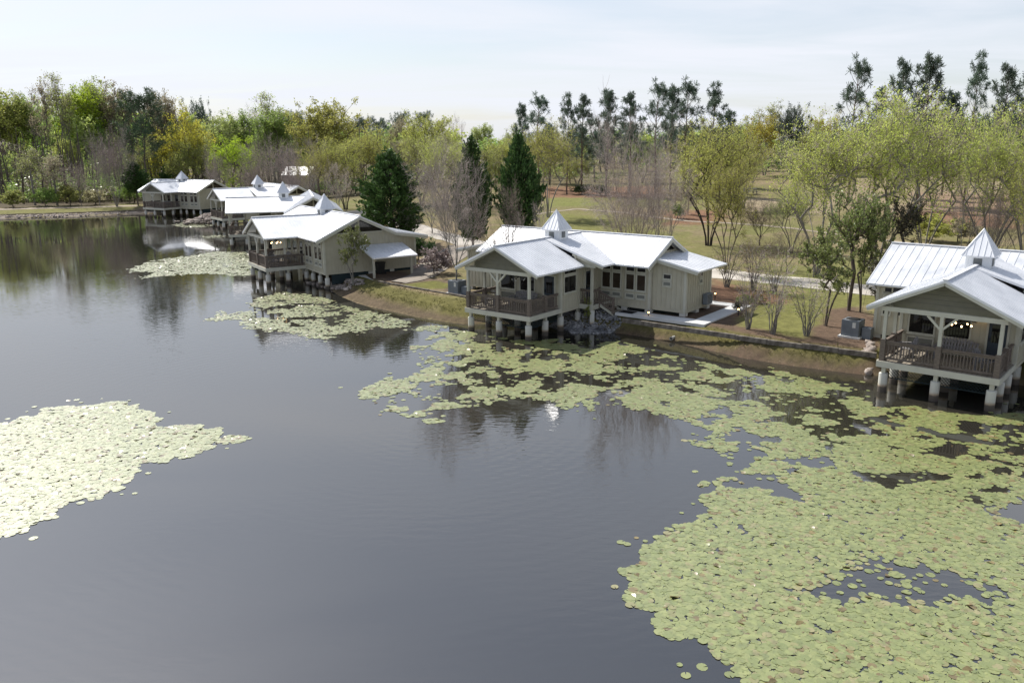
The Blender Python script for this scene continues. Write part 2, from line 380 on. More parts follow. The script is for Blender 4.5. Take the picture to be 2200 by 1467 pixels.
# ------------------------------------------------------------------ roads and paths, laid on the ground
def ribbon(name, pts, widths, mat, lift=.05, step=.8, thick=0, wob=0):
    pts = [np.array(p[:2], float) for p in pts]
    if np.isscalar(widths): widths = [widths]*len(pts)
    S = [0]
    for a, b_ in zip(pts, pts[1:]): S.append(S[-1]+np.hypot(*(b_-a)))
    n = max(2, int(S[-1]/step)); ss = np.linspace(0, S[-1], n)
    P = np.column_stack([np.interp(ss, S, [p[i] for p in pts]) for i in (0, 1)]); W = np.interp(ss, S, widths)
    if wob and len(pts) > 2:
        k = max(3, int(3/step)); ker = np.ones(k)/k
        for i in (0, 1): P[:, i] = np.convolve(np.pad(P[:, i], k, mode='reflect', reflect_type='odd'), ker, 'same')[k:-k]
    T = np.gradient(P, axis=0); T /= np.hypot(*T.T)[:, None]; N = np.column_stack([-T[:, 1], T[:, 0]])
    k = max(3, int(W.max()/step)+2); V = []
    for j in range(k):
        e = (j/(k-1)-.5)
        jit = (fbm(ss, ss*0+j, 1.7)-.5)*wob*(1 if j in (0, k-1) else 0)
        Q = P+N*(W*e+jit)[:, None]
        V.append(np.column_stack([Q, ground(Q)[0]+lift-(0.04 if wob and j in (0, k-1) else 0)]))
    V = np.array(V).transpose(1, 0, 2).reshape(-1, 3)
    I = (np.arange(n-1)[:, None]*k+np.arange(k-1)[None]).ravel()
    F = np.column_stack([I, I+1, I+k+1, I+k])
    me = np_mesh(name, V, F, mats=(mat,), smooth=True)
    return link_mesh(name, me)
rd = [tuple(atz(a, b, 1.0)[:2]) for a, b in ((2420, 700), (2200, 660), (1900, 628), (1700, 604), (1560, 591))]+[(10, 74.5), (3, 82), (-4, 89), (-9, 98), (-16, 112), (-25, 128)]
tag(ribbon('road', rd, [4.4, 4.4, 4.4, 4.4, 4.2, 4, 3.8, 3.6, 3.4, 3.4, 3.2], 'gravel_road', .06, .7, wob=.7), kind='structure')
tag(ribbon('path', [(-4.5, 88), (-6.5, 80), (-7, 73), (-7.6, 67), (-9.2, 64.8)], [4, 4, 3.2, 2.2, 1.6], 'gravel_dark', .085, .6, wob=.6), kind='structure')
fp = [hit(a, b)[:2] for a, b in ((1150, 461), (1240, 449), (1330, 456), (1400, 466), (1480, 476), (1600, 482), (1700, 491), (1790, 503), (1850, 512))]+[np.array((52, 78.0)), np.array((70, 70.0))]
tag(ribbon('path', fp, .9, 'sand_path', .07, .8, wob=.5), kind='structure')
tag(ribbon('path', [(-150, 129.6), (-118, 138), (-98.2, 144), (-86, 148), (-76, 151), (-69, 153.6)], [3, 3, 3, 3, 2.8, 2.2], 'sand_path', .06, 1.0, wob=.3), kind='structure')

# ------------------------------------------------------------------ pond water
me = np_mesh('water', [(-1500, -120, 0), (1500, -120, 0), (1500, 175, 0), (-1500, 175, 0)], [(0, 1, 2, 3)])
m, nt, b = nodes_of('pond_water')
b.inputs['Base Color'].default_value = (.026, .024, .019, 1); b.inputs['Roughness'].default_value = .03
b.inputs['IOR'].default_value = 2.35
tc = node(nt, 'ShaderNodeTexCoord')
mp = node(nt, 'ShaderNodeMapping'); mp.inputs['Rotation'].default_value = (0, 0, R(28)); mp.inputs['Scale'].default_value = (1.0, 2.6, 1)
link(nt, tc.outputs['Object'], mp.inputs['Vector'])
na = node(nt, 'ShaderNodeTexNoise'); na.inputs['Scale'].default_value = 1.5; na.inputs['Detail'].default_value = 2.5; na.inputs['Distortion'].default_value = .6
link(nt, mp.outputs[0], na.inputs['Vector'])
# rings running out from the middle of the pond
mr_ = node(nt, 'ShaderNodeMapping'); mr_.inputs['Location'].default_value = (3.5, -34.0, 0); link(nt, tc.outputs['Object'], mr_.inputs['Vector'])
wv = node(nt, 'ShaderNodeTexWave', wave_type='RINGS', rings_direction='Z'); wv.inputs['Scale'].default_value = .62; wv.inputs['Distortion'].default_value = 6.5; wv.inputs['Detail'].default_value = 2; wv.inputs['Detail Scale'].default_value = .5
link(nt, mr_.outputs[0], wv.inputs['Vector'])
nb = node(nt, 'ShaderNodeTexNoise'); nb.inputs['Scale'].default_value = .055; nb.inputs['Detail'].default_value = 3
link(nt, tc.outputs['Object'], nb.inputs['Vector'])
rb = ramp(nt, [(.40, (.06, .06, .06)), (.60, (1, 1, 1))]); link(nt, nb.outputs['Fac'], rb.inputs['Fac'])
mw = node(nt, 'ShaderNodeMath', operation='MULTIPLY_ADD'); mw.inputs[1].default_value = .2; link(nt, wv.outputs['Fac'], mw.inputs[0]); link(nt, na.outputs['Fac'], mw.inputs[2])
bp = node(nt, 'ShaderNodeBump'); bp.inputs['Distance'].default_value = .0065
link(nt, rb.outputs['Color'], bp.inputs['Strength']); link(nt, mw.outputs[0], bp.inputs['Height']); link(nt, bp.outputs['Normal'], b.inputs['Normal'])
me.materials.append(m)
tag(link_mesh('water', me), kind='structure')
# ------------------------------------------------------------------ cabins on piers (local u along the main ridge, v towards the water)
ZD, HR, HE, WP, SP = 1.56, 5.69, 4.15, 3.27, .471
def Q(o, d, n, s, t, z): return (o[0]+d[0]*s+n[0]*t, o[1]+d[1]*s+n[1]*t, z)
def wbox(mb, W, s0, s1, t0, t1, z0, z1, m):
    o, d, n = W
    mb.prism([Q(o, d, n, s0, t0, z0), Q(o, d, n, s1, t0, z0), Q(o, d, n, s1, t1, z0), Q(o, d, n, s0, t1, z0)], (0, 0, z1-z0), m)
def wall(mb, W, s0, s1, z0, top, m='siding', corners=(1, 1), bat=.31):
    o, d, n = W
    ts = [p for p in top]
    poly = [Q(o, d, n, s0, 0, z0), Q(o, d, n, s1, 0, z0)]+[Q(o, d, n, s, 0, z) for s, z in reversed(ts)]
    mb.prism(poly, (-n[0]*.1, -n[1]*.1, 0), m)
    S = [p[0] for p in ts]; Z = [p[1] for p in ts]
    k = max(1, int((s1-s0)/bat)); 
    for i in range(1, k):
        s = s0+(s1-s0)*i/k
        wbox(mb, W, s-.026, s+.026, 0, .03, z0+.03, float(np.interp(s, S, Z))-.02, m)
    if corners[0]: wbox(mb, W, s0-.02, s0+.13, .002, .045, z0, float(np.interp(s0, S, Z))-.01, 'trim')
    if corners[1]: wbox(mb, W, s1-.13, s1+.02, .002, .045, z0, float(np.interp(s1, S, Z))-.01, 'trim')
    wbox(mb, W, s0+.13, s1-.13, .004, .04, z0-.004, z0+.16, m)
def window(root, W, s0, s1, z0, z1, glass='glass', name='window'):
    mb = MB(); w = .075
    for a, b_, c, d_ in ((s0, s0+w, z0, z1), (s1-w, s1, z0, z1), (s0+w, s1-w, z0, z0+w), (s0+w, s1-w, z1-w, z1)): wbox(mb, W, a, b_, .0, .075, c, d_, 'trim')
    wbox(mb, W, s0-.03, s1+.03, .0, .10, z0-.05, z0-.002, 'trim')
    fr = mb.build(name, root)
    pm = MB(); wbox(pm, W, s0+w-.004, s1-w+.004, .005, .04, z0+w-.004, z1-w+.004, glass); pm.build('pane', fr)
    return fr
def door(root, W, s0, s1, z0, z1):
    mb = MB(); w = .1
    for a, b_, c, d_ in ((s0-w, s0, z0, z1+w), (s1, s1+w, z0, z1+w), (s0, s1, z1, z1+w)): wbox(mb, W, a, b_, 0, .07, c, d_, 'trim')
    wbox(mb, W, s0, s1, 0, .04, z0, z1, 'door')
    o = mb.build('door', root)
    pm = MB(); wbox(pm, W, s0+.14, s1-.14, .042, .05, z0+.9, z1-.15, 'glass'); pm.build('pane', o)
    hm = MB(); wbox(hm, W, s0+.06, s0+.1, .05, .1, z0+.95, z0+1.12, 'black_metal'); hm.build('handle', o)
    return o
def clip_line(poly, axis_, c):
    hits = []
    n = len(poly)
    for i in range(n):
        a, b_ = poly[i], poly[(i+1) % n]
        if (a[axis_]-c)*(b_[axis_]-c) < 0:
            t = (c-a[axis_])/(b_[axis_]-a[axis_]); hits.append(a[1-axis_]+t*(b_[1-axis_]-a[1-axis_]))
    return (min(hits), max(hits)) if len(hits) >= 2 else None
def roof(root, name, poly, zf, run, spacing=.3, m='roof', th=.1):
    """a metal roof plane: slab plus standing ribs running down the slope (run = 'u' or 'v')"""
    mb = MB()
    mb.prism([(u, v, zf(u, v)) for u, v in poly], (0, 0, -th), m)
    ax = 1 if run == 'u' else 0
    lo = min(p[ax] for p in poly); hi = max(p[ax] for p in poly)
    n = int((hi-lo)/spacing)
    for i in range(n+1):
        c = lo+.04+(hi-lo-.08)*i/n
        h = clip_line(poly, ax, c)
        if not h or h[1]-h[0] < .15: continue
        a, b_ = h[0]+.01, h[1]-.01
        p, q = ((a, c), (b_, c)) if run == 'u' else ((c, a), (c, b_))
        mb.beam((p[0], p[1], zf(*p)+.008), (q[0], q[1], zf(*q)+.008), .035, .03, m)
    return mb.build(name, root)
def railing(root, p, q, z0=ZD, z1=None, h=.95, name='railing', sp=.135):
    z1 = z0 if z1 is None else z1
    mb = MB(); P = lambda t, z: (p[0]+(q[0]-p[0])*t, p[1]+(q[1]-p[1])*t, z0+(z1-z0)*t+z)
    mb.beam(P(0, h), P(1, h), .14, .045, 'wood'); mb.beam(P(0, h-.09), P(1, h-.09), .045, .1, 'wood'); mb.beam(P(0, .14), P(1, .14), .045, .1, 'wood')
    L = math.hypot(q[0]-p[0], q[1]-p[1]); n = max(2, int(L/sp))
    for i in range(1, n):
        t = i/n; mb.beam(P(t, .18), P(t, h-.12), .045, .04, 'wood')
    return mb.build(name, root)
def post(root, u, v, ztop=3.98, zbase=ZD, wrap=True, name='post'):
    mb = MB()
    if wrap:
        mb.box(u-.115, u+.115, v-.115, v+.115, zbase, zbase+1.05, 'wood')
        mb.box(u-.075, u+.075, v-.075, v+.075, zbase+1.052, ztop, 'trim')
    else: mb.box(u-.08, u+.08, v-.08, v+.08, zbase, ztop, 'trim')
    return mb.build(name, root)
_pier = None
def pier(root, u, v, top=.98):
    global _pier
    if _pier is None:
        mb = MB(); mb.cyl(0, 0, -1.7, .92, .205, .205, 'pier', 18); mb.cyl(0, 0, .922, .95, .205, .17, 'pier', 18)
        mb.box(-.09, .09, -.09, .09, .952, 1.27, 'trim')
        _pier = mb.build('pier', root, False); _pier.location = (u, -v, 0); return _pier
    o = _pier.copy(); C.objects.link(o); o.parent = root; o.location = (u, -v, 0); return o
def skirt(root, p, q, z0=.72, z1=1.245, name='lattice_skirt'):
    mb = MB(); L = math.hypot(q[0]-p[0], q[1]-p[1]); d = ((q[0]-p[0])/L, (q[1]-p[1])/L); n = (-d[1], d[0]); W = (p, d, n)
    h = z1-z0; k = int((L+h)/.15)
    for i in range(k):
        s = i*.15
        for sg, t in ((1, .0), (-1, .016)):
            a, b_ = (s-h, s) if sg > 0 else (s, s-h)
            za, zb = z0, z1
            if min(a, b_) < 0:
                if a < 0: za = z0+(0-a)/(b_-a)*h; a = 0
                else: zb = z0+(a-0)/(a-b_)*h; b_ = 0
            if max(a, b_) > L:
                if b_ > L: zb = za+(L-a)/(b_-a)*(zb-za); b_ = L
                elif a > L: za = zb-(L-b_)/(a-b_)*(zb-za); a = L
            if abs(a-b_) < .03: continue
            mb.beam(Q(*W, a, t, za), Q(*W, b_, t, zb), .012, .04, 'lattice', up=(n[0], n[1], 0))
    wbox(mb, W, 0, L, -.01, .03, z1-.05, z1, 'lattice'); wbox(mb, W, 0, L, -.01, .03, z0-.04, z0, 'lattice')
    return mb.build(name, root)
def cupola(root, worn=False):
    z0, z1, za, w, b0, vc = 4.95, 6.157, 7.43, .74, .56, -.46
    m = MB(); m.box(-b0, b0, vc-b0, vc+b0, z0, z1, 'cupola')
    for i in range(-2, 3):
        for s in (-1, 1):
            m.box(i*.22-.012, i*.22+.012, vc+s*b0-.012, vc+s*b0+.012, z0, z1-.002, 'cupola'); m.box(s*b0-.012, s*b0+.012, vc+i*.22-.012, vc+i*.22+.012, z0, z1-.002, 'cupola')
    cp = m.build('cupola', root)
    m = MB(); c = [(-w, vc-w), (w, vc-w), (w, vc+w), (-w, vc+w)]
    m.add([(u, v, z1) for u, v in c]+[(0, vc, za)]+[(u, v, z1-.05) for u, v in c], [(0, 1, 4), (1, 2, 4), (2, 3, 4), (3, 0, 4), (5, 6, 7, 8), (0, 1, 6, 5), (1, 2, 7, 6), (2, 3, 8, 7), (3, 0, 5, 8)], 'roof')
    A = (0, vc, za+.01)
    for u, v in c: m.beam((u*1.0, vc+(v-vc), z1+.01), A, .05, .05, 'roof')
    for i in (-2, -1, 0, 1, 2):
        f = 1-abs(i)/2.6
        for (du, dv) in ((0, 1), (1, 0), (0, -1), (-1, 0)):
            a_ = i*.27; p = (du*w+dv*a_, vc+dv*w-du*a_, z1+.01); q = (du*w*(1-f)+dv*a_, vc+dv*w*(1-f)-du*a_, z1+(za-z1)*f+.01); m.beam(p, q, .025, .03, 'roof')
    m.cyl(0, vc, za-.16, za+.06, .12, .01, 'roof', 10)
    m.build('cupola_roof', cp)
    for o, d, n in (((0, vc+b0), (1, 0), (0, 1)), ((b0, vc), (0, -1), (1, 0)), ((0, vc-b0), (-1, 0), (0, -1)), ((-b0, vc), (0, 1), (-1, 0))):
        m = MB(); W = (o, d, n)
        wbox(m, W, -.19, .19, .0, .02, 5.62, 6.02, 'ac_metal')
        for i in range(6): wbox(m, W, -.19, .19, .02, .045, 5.63+i*.066, 5.655+i*.066, 'screen')
        m.build('louver', cp)
    return cp
def porch(root, vb, cor=True):
    """deck, posts, rails, gable truss and ceiling of the screened-side porch over the water"""
    m = MB(); m.box(-2.58, 2.58, vb, 6.03, 1.50, ZD, 'deck')
    for i in range(26): m.box(-2.56+i*.2, -2.545+i*.2, vb+.02, 6.02, ZD, ZD+.004, 'wood')
    m.build('deck', root)
    m = MB(); m.box(-2.6, 2.6, 6.03, 6.075, 1.26, 1.555, 'trim'); m.box(2.58, 2.625, vb, 6.028, 1.26, 1.555, 'trim'); m.box(-2.625, -2.58, vb, 6.028, 1.26, 1.555, 'trim')
    m.box(-2.5, 2.5, 5.7, 5.8, 1.2, 1.498, 'trim')
    m.build('fascia', root)
    for u in (-2.42, 0, 2.42): post(root, u, 5.88)
    post(root, 2.42, 4.25, ZD+1.05) if cor else post(root, 2.42, 4.25)
    post(root, -2.42, 4.25)
    railing(root, (-2.3, 5.88), (-.12, 5.88)); railing(root, (.12, 5.88), (2.3, 5.88))
    railing(root, (2.42, 5.76), (2.42, 4.37)); railing(root, (2.42, 4.13), (2.42, vb+.06)); railing(root, (-2.42, 5.76), (-2.42, 4.37)); railing(root, (-2.42, 4.13), (-2.42, vb+.06))
    m = MB(); m.box(-2.62, 2.62, 5.79, 5.97, 3.982, 4.2, 'trim')
    m.box(-2.5, -2.34, vb+.05, 5.788, 3.982, 4.18, 'trim'); m.box(2.34, 2.5, vb+.05, 5.788, 3.982, 4.18, 'trim')
    m.build('beam', root)
    for s in (-1, 1):
        m = MB(); m.beam((s*.06, 5.88, 3.42), (s*.62, 5.88, 3.98), .1, .12, 'trim', up=(0, 1, 0)); m.build('brace', root)
    m = MB(); m.prism([(-2.5, 5.2, 3.9), (2.5, 5.2, 3.9), (2.45, 5.2, HR-SP*2.45-.13), (0, 5.2, HR-.13), (-2.45, 5.2, HR-SP*2.45-.13)], (0, -.05, 0), 'gable_shaded')
    for i in range(5): m.box(-2.3+i*.47, 2.3-i*.47, 5.2, 5.225, 4.36+i*.22, 4.40+i*.22, 'gable_shaded')
    m.build('gable_panel', root)
    for s in (-1, 1):
        m = MB(); m.beam((0, 6.17, HR-.13), (s*(WP-.02), 6.17, HE-.13), .05, .2, 'trim', up=(0, 0, 1)); m.build('rake_board', root)
        m = MB(); m.beam((0, 5.92, HR-.14), (s*(WP-.25), 5.92, HE-.03), .06, .12, 'gable_shaded', up=(0, 0, 1)); m.build('rafter', root)
def back_wall_windows(root, W):
    for s0, s1 in ((-2.22, -.94), (-.62, .64)):
        window(root, W, s0, s1, 2.4, 3.55); window(root, W, s0, s1, 3.62, 4.02)
        window(root, W, s0, s1, 1.78, 2.28, 'screen')
    door(root, W, 1.36, 2.14, ZD, 3.56)
def row_windows(root, W, spans):
    for s0, s1 in spans:
        window(root, W, s0, s1, 2.36, 3.5, 'glass_brown'); window(root, W, s0, s1, 3.58, 3.98); window(root, W, s0, s1, 1.84, 2.2, 'screen')
def shared_mains(root, p):
    """walls, roofs and piers of the cabins whose main block stands back from the porch"""
    vr, zr, ve, ze, uL, uR, wL, wR, vf, vb = [p[k] for k in ('vr', 'zr', 've', 'ze', 'uL', 'uR', 'wL', 'wR', 'vf', 'vb')]
    s = (zr-ze)/(ve-vr); zm = lambda u, v: zr-s*abs(v-vr); zp = lambda u, v: HR-SP*abs(u); zen = lambda u, v: HR-.31*u
    rm = p.get('rm', 'roof'); rt = 'roof'
    vint = lambda z: vr+(zr-z)/s
    # porch wing
    vw = 2.8
    m = MB(); W = ((0, vw), (1, 0), (0, 1))
    wall(m, W, -2.6, 2.6, 1.25, [(-2.6, HR-SP*2.6-.14), (0, HR-.14), (2.6, HR-SP*2.6-.14)])
    WS = ((2.6, vw), (0, -1), (1, 0)); wall(m, WS, .0, vw-vf, 1.25, [(0, 4.3), (1.68, 4.3), (1.72, 4.74), (vw-vf, 4.74)], corners=(1, 0))
    WN = ((-2.6, vf), (0, 1), (-1, 0)); wall(m, WN, 0, vw-vf, 1.25, [(0, 4.32), (vw-vf, 4.32)], corners=(0, 1))
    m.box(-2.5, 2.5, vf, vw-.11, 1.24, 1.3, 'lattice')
    m.build('wing_wall', root)
    back_wall_windows(root, W)
    window(root, WS, .28, 1.74, 2.44, 3.58); window(root, WS, .28, 1.74, 3.64, 4.0)
    door(root, WS, 2.84, 3.64, ZD, 3.58)
    # main block
    m = MB(); zt = zm(0, vf)-.14
    WF = ((0, vf), (1, 0), (0, 1)); wall(m, WF, 2.6, wR, 1.25, [(2.6, zt), (wR, zt)], corners=(0, 1)); wall(m, WF, wL, -2.6, 1.25, [(wL, zt), (-2.6, zt)], corners=(1, 0))
    G = lambda a, b_: [(0, zm(0, a)-.14), (abs(vr-a), zr-.14), (abs(b_-a), zm(0, b_)-.14)]
    WR_ = ((wR, vf), (0, -1), (1, 0)); wall(m, WR_, 0, vf-vb, 1.25, G(vf, vb))
    WL_ = ((wL, vb), (0, 1), (-1, 0)); wall(m, WL_, 0, vf-vb, 1.25, G(vb, vf))
    WB_ = ((0, vb), (-1, 0), (0, -1)); wall(m, WB_, -wR, -wL, 1.25, [(-wR, zm(0, vb)-.14), (-wL, zm(0, vb)-.14)])
    m.box(wL+.1, wR-.1, vb+.1, vf-.1, 1.24, 1.3, 'lattice')
    m.build('main_wall', root)
    row_windows(root, WF, ((2.95, 3.70), (3.76, 4.48), (4.78, 5.50), (5.58, 6.32)) if wR > 6 else ((2.95, 3.7), (3.8, 4.5)))
    window(root, WF, wL+.35, wL+.85, 2.36, 3.5); window(root, WF, wL+.35, wL+.85, 3.58, 3.98); window(root, WF, wL+1.05, wL+1.55, 2.36, 3.5)
    if p.get('leftglass'): window(root, WF, wL+.3, wL+2.2, 3.6, 4.02)
    # clerestory in the gable ends
    for WG, a in ((WR_, vf), (WL_, vb)):
        o, d, n = WG; hs = abs(vr-a)
        for s0, s1 in ((hs-1.15, hs-.08), (hs+.08, hs+1.15)):
            mb = MB(); zA = lambda q: zr-s*abs(q-hs)-.3
            mb.prism([Q(o, d, n, s0, .03, 4.86), Q(o, d, n, s1, .03, 4.86), Q(o, d, n, s1, .03, max(4.9, zA(s1))), Q(o, d, n, s0, .03, max(4.9, zA(s0)))], (n[0]*.02, n[1]*.02, 0), 'glass'); mb.build('clerestory', root)
    # roofs
    roof(root, 'porch_roof', [(0, 6.2), (WP, 6.2), (WP, 1.1), (0, 1.1)], zp, 'u', .24)
    roof(root, 'porch_roof', [(0, 6.2), (-WP, 6.2), (-WP, vint(HE)+.02), (0, vint(HR))], zp, 'u', .24)
    roof(root, 'entry_roof', [(0, 1.098), (4.65, 1.098), (4.65, vint(4.25)), (0, vint(HR))], zen, 'u', .3)
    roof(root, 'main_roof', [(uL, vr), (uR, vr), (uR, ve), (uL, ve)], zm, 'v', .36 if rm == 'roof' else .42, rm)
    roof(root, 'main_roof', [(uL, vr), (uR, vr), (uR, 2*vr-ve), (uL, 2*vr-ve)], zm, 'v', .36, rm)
    m = MB(); m.beam((uL, vr, zr+.03), (uR, vr, zr+.03), .22, .05, 'roof'); m.beam((0, 6.2, HR+.03), (0, vint(HR), HR+.03), .2, .05, 'roof'); m.build('ridge_cap', root)
    for u in (uL+.03, uR-.03):
        for sg in (1, -1): m = MB(); m.beam((u, vr, zr-.2), (u, vr+sg*(ve-vr-.02), ze-.2), .05, .2, 'trim'); m.build('rake_board', root)
    m = MB(); m.beam((2.3, 1.02, zen(2.3, 0)-.17), (4.6, 1.02, zen(4.6, 0)-.17), .05, .2, 'trim'); m.build('rake_board', root); m = MB(); m.box(2.62, 4.0, .86, .95, 4.02, 4.2, 'trim'); m.build('beam', root)
    m = MB(); m.prism([(2.62, .94, 4.2), (3.55, .94, 4.2), (4.1, .94, 4.25), (2.62, .94, 4.74)], (0, -.05, 0), 'siding'); m.build('gable_panel', root)
    porch(root, vw)
    # entry landing and stairs
    m = MB(); m.box(2.62, 3.66, vf+.02, .66, 1.5, ZD, 'deck'); m.box(2.62, 3.66, .66, .70, 1.24, ZD-.004, 'trim'); m.box(3.66, 3.70, vf+.02, .70, 1.24, ZD-.004, 'trim'); m.build('landing', root)
    post(root, 3.52, .56, 4.05, ZD, False); railing(root, (2.66, .56), (3.42, .56))
    m = MB()
    for i in range(3): m.box(3.72+i*.3, 4.04+i*.3, -1.3, -.12, ZD-.17*(i+1)-.05, ZD-.17*(i+1), 'deck')
    for v in (-1.33, -.1): m.prism([(3.71, v, ZD-.22), (4.75, v, ZD-.72), (4.75, v, ZD-.56), (3.71, v, ZD-.02)], (0, -.05, 0), 'trim')
    m.build('stairs', root)
    railing(root, (3.75, -.06), (4.7, -.06), ZD-.05, 1.06, .9, 'stair_railing'); railing(root, (3.62, .5), (3.62, -.0), ZD, None, .95)
    m = MB(); m.box(4.68, 4.82, -.13, .01, 1.0, 2.08, 'wood'); m.build('newel', root); m = MB(); m.box(3.62, 3.74, -.13, -.01, 1.3, 2.62, 'wood'); m.build('newel', root)
    m = MB(); m.cyl(3.5, .5, .3, 1.24, .2, .2, 'pier', 4); m.build('pier_block', root)
    for u, v in ((-2.3, 5.8), (0, 5.8), (2.3, 5.8), (2.3, 4.05), (2.3, 2.35), (-2.3, 4.05), (-2.3, 2.35), (0, 3.9), (0, 2.0), (2.35, .4)): pier(root, u, v)
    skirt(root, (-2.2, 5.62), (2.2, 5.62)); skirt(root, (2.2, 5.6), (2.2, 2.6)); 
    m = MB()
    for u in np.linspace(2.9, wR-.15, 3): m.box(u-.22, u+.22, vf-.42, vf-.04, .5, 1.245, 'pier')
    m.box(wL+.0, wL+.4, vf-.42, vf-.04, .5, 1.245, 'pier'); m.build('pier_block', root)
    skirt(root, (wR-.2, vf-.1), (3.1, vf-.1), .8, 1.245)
    cupola(root)
    for sg, on in ((1, p.get('annexR')), (-1, p.get('annexL'))):
        if not on: continue
        e = wR if sg > 0 else wL; a0, a1 = e+sg*.01, e+sg*2.4; f, bk = vf-.2, -5.4
        za = lambda u, v, e=e: 4.70-.2*abs(u-e)
        m = MB()
        if sg > 0: WA = ((e, f), (1, 0), (0, 1)); wall(m, WA, .01, 2.4, 1.25, [(0, 4.58), (2.4, 4.1)], corners=(0, 1)); WE = ((a1, f), (0, -1), (1, 0))
        else: WA = ((a1, f), (1, 0), (0, 1)); wall(m, WA, 0, 2.39, 1.25, [(0, 4.1), (2.39, 4.58)], corners=(1, 0)); WE = ((a1, bk), (0, 1), (-1, 0))
        wall(m, WE, 0, f-bk, 1.25, [(0, 4.12), (f-bk, 4.12)])
        WK = ((0, bk), (-sg, 0), (0, -1)) if sg > 0 else ((0, bk), (-1, 0), (0, -1))
        lo, hi = sorted((-a0, -a1)); tp = [(lo, 4.1 if sg > 0 else 4.58), (hi, 4.58 if sg > 0 else 4.1)]; wall(m, WK, lo, hi, 1.25, tp)
        m.box(min(a0, a1)+.1, max(a0, a1)-.1, bk+.1, f-.1, 1.24, 1.3, 'lattice')
        m.build('annex_wall', root)
        if sg > 0:
            window(root, WA, .78, 1.42, 3.28, 3.68); window(root, WA, .78, 1.42, 2.84, 3.2, 'screen')
            window(root, WE, 1.75, 2.3, 3.3, 3.7, 'glass_brown'); window(root, WE, 1.75, 2.3, 2.86, 3.22, 'screen')
        roof(root, 'annex_roof', [(e+sg*.012, f+.3), (e+sg*3.35, f+.3), (e+sg*3.35, bk-.3), (e+sg*.012, bk-.3)], za, 'u', .36)
        m = MB(); m.beam((e+sg*.1, f+.28, 4.5), (e+sg*3.3, f+.28, 3.86), .04, .18, 'trim'); m.build('rake_board', root)
        m = MB()
        for v in (f-.2, (f+bk)/2, bk+.2): m.box(min(a1, a1-sg*.4), max(a1, a1-sg*.4), v-.2, v+.19, .6, 1.245, 'pier')
        m.build('pier_block', root)
        if sg > 0: skirt(root, (a1-.4, f-.12), (e+.1, f-.12), .82, 1.245)
def cabin_root(label, x, y, a): return empty('cabin', (x, y, 0), R(a), label, 'cabin', 'white roofed cabins standing on piers along the pond')
POSE = dict(A=(23.389, 40.859, -40.787), B=(2.76, 54.928, -37.873), C=(-17.252, 74.855, -57.089), D=(-27.92, 100.49, -74.76), E=(-37.8, 123.32, -53.45), F=(-57.43, 145.18, -28.15))
def wl(k, u, v, z=0):
    x0, y0, a = POSE[k]; a = R(a)
    return (x0+u*math.cos(a)+v*math.sin(a), y0+u*math.sin(a)-v*math.cos(a), z)
BP = dict(vr=-3.5, zr=5.75, ve=-.35, ze=4.2, uL=-7.05, uR=7.1, wL=-6.6, wR=6.6, vf=-1.55, vb=-5.45, annexR=True)
cb = cabin_root('beige cabin in mid photo with entry stairs and a white concrete walk at right', *POSE['B'])
shared_mains(cb, dict(BP, annexL=True))
ca_ = cabin_root('beige cabin cut by the right photo edge, blotchy roof, lit bulbs over its porch', *POSE['A'])
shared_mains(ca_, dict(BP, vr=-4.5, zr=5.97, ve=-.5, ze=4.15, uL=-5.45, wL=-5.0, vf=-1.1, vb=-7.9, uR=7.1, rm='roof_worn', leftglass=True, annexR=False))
cd = cabin_root('cabin whose porch roof is seen side on, directly behind the carport cabin', *POSE['D'])
shared_mains(cd, dict(BP, vr=-3.7, zr=6.0, uR=7.4, annexR=False))
ce = copy_tree(cd); ce.location = (POSE['E'][0], POSE['E'][1], 0); ce.rotation_euler.z = R(POSE['E'][2])
ce['label'] = 'second farthest cabin, its porch gable peeping past the roof in front of it'

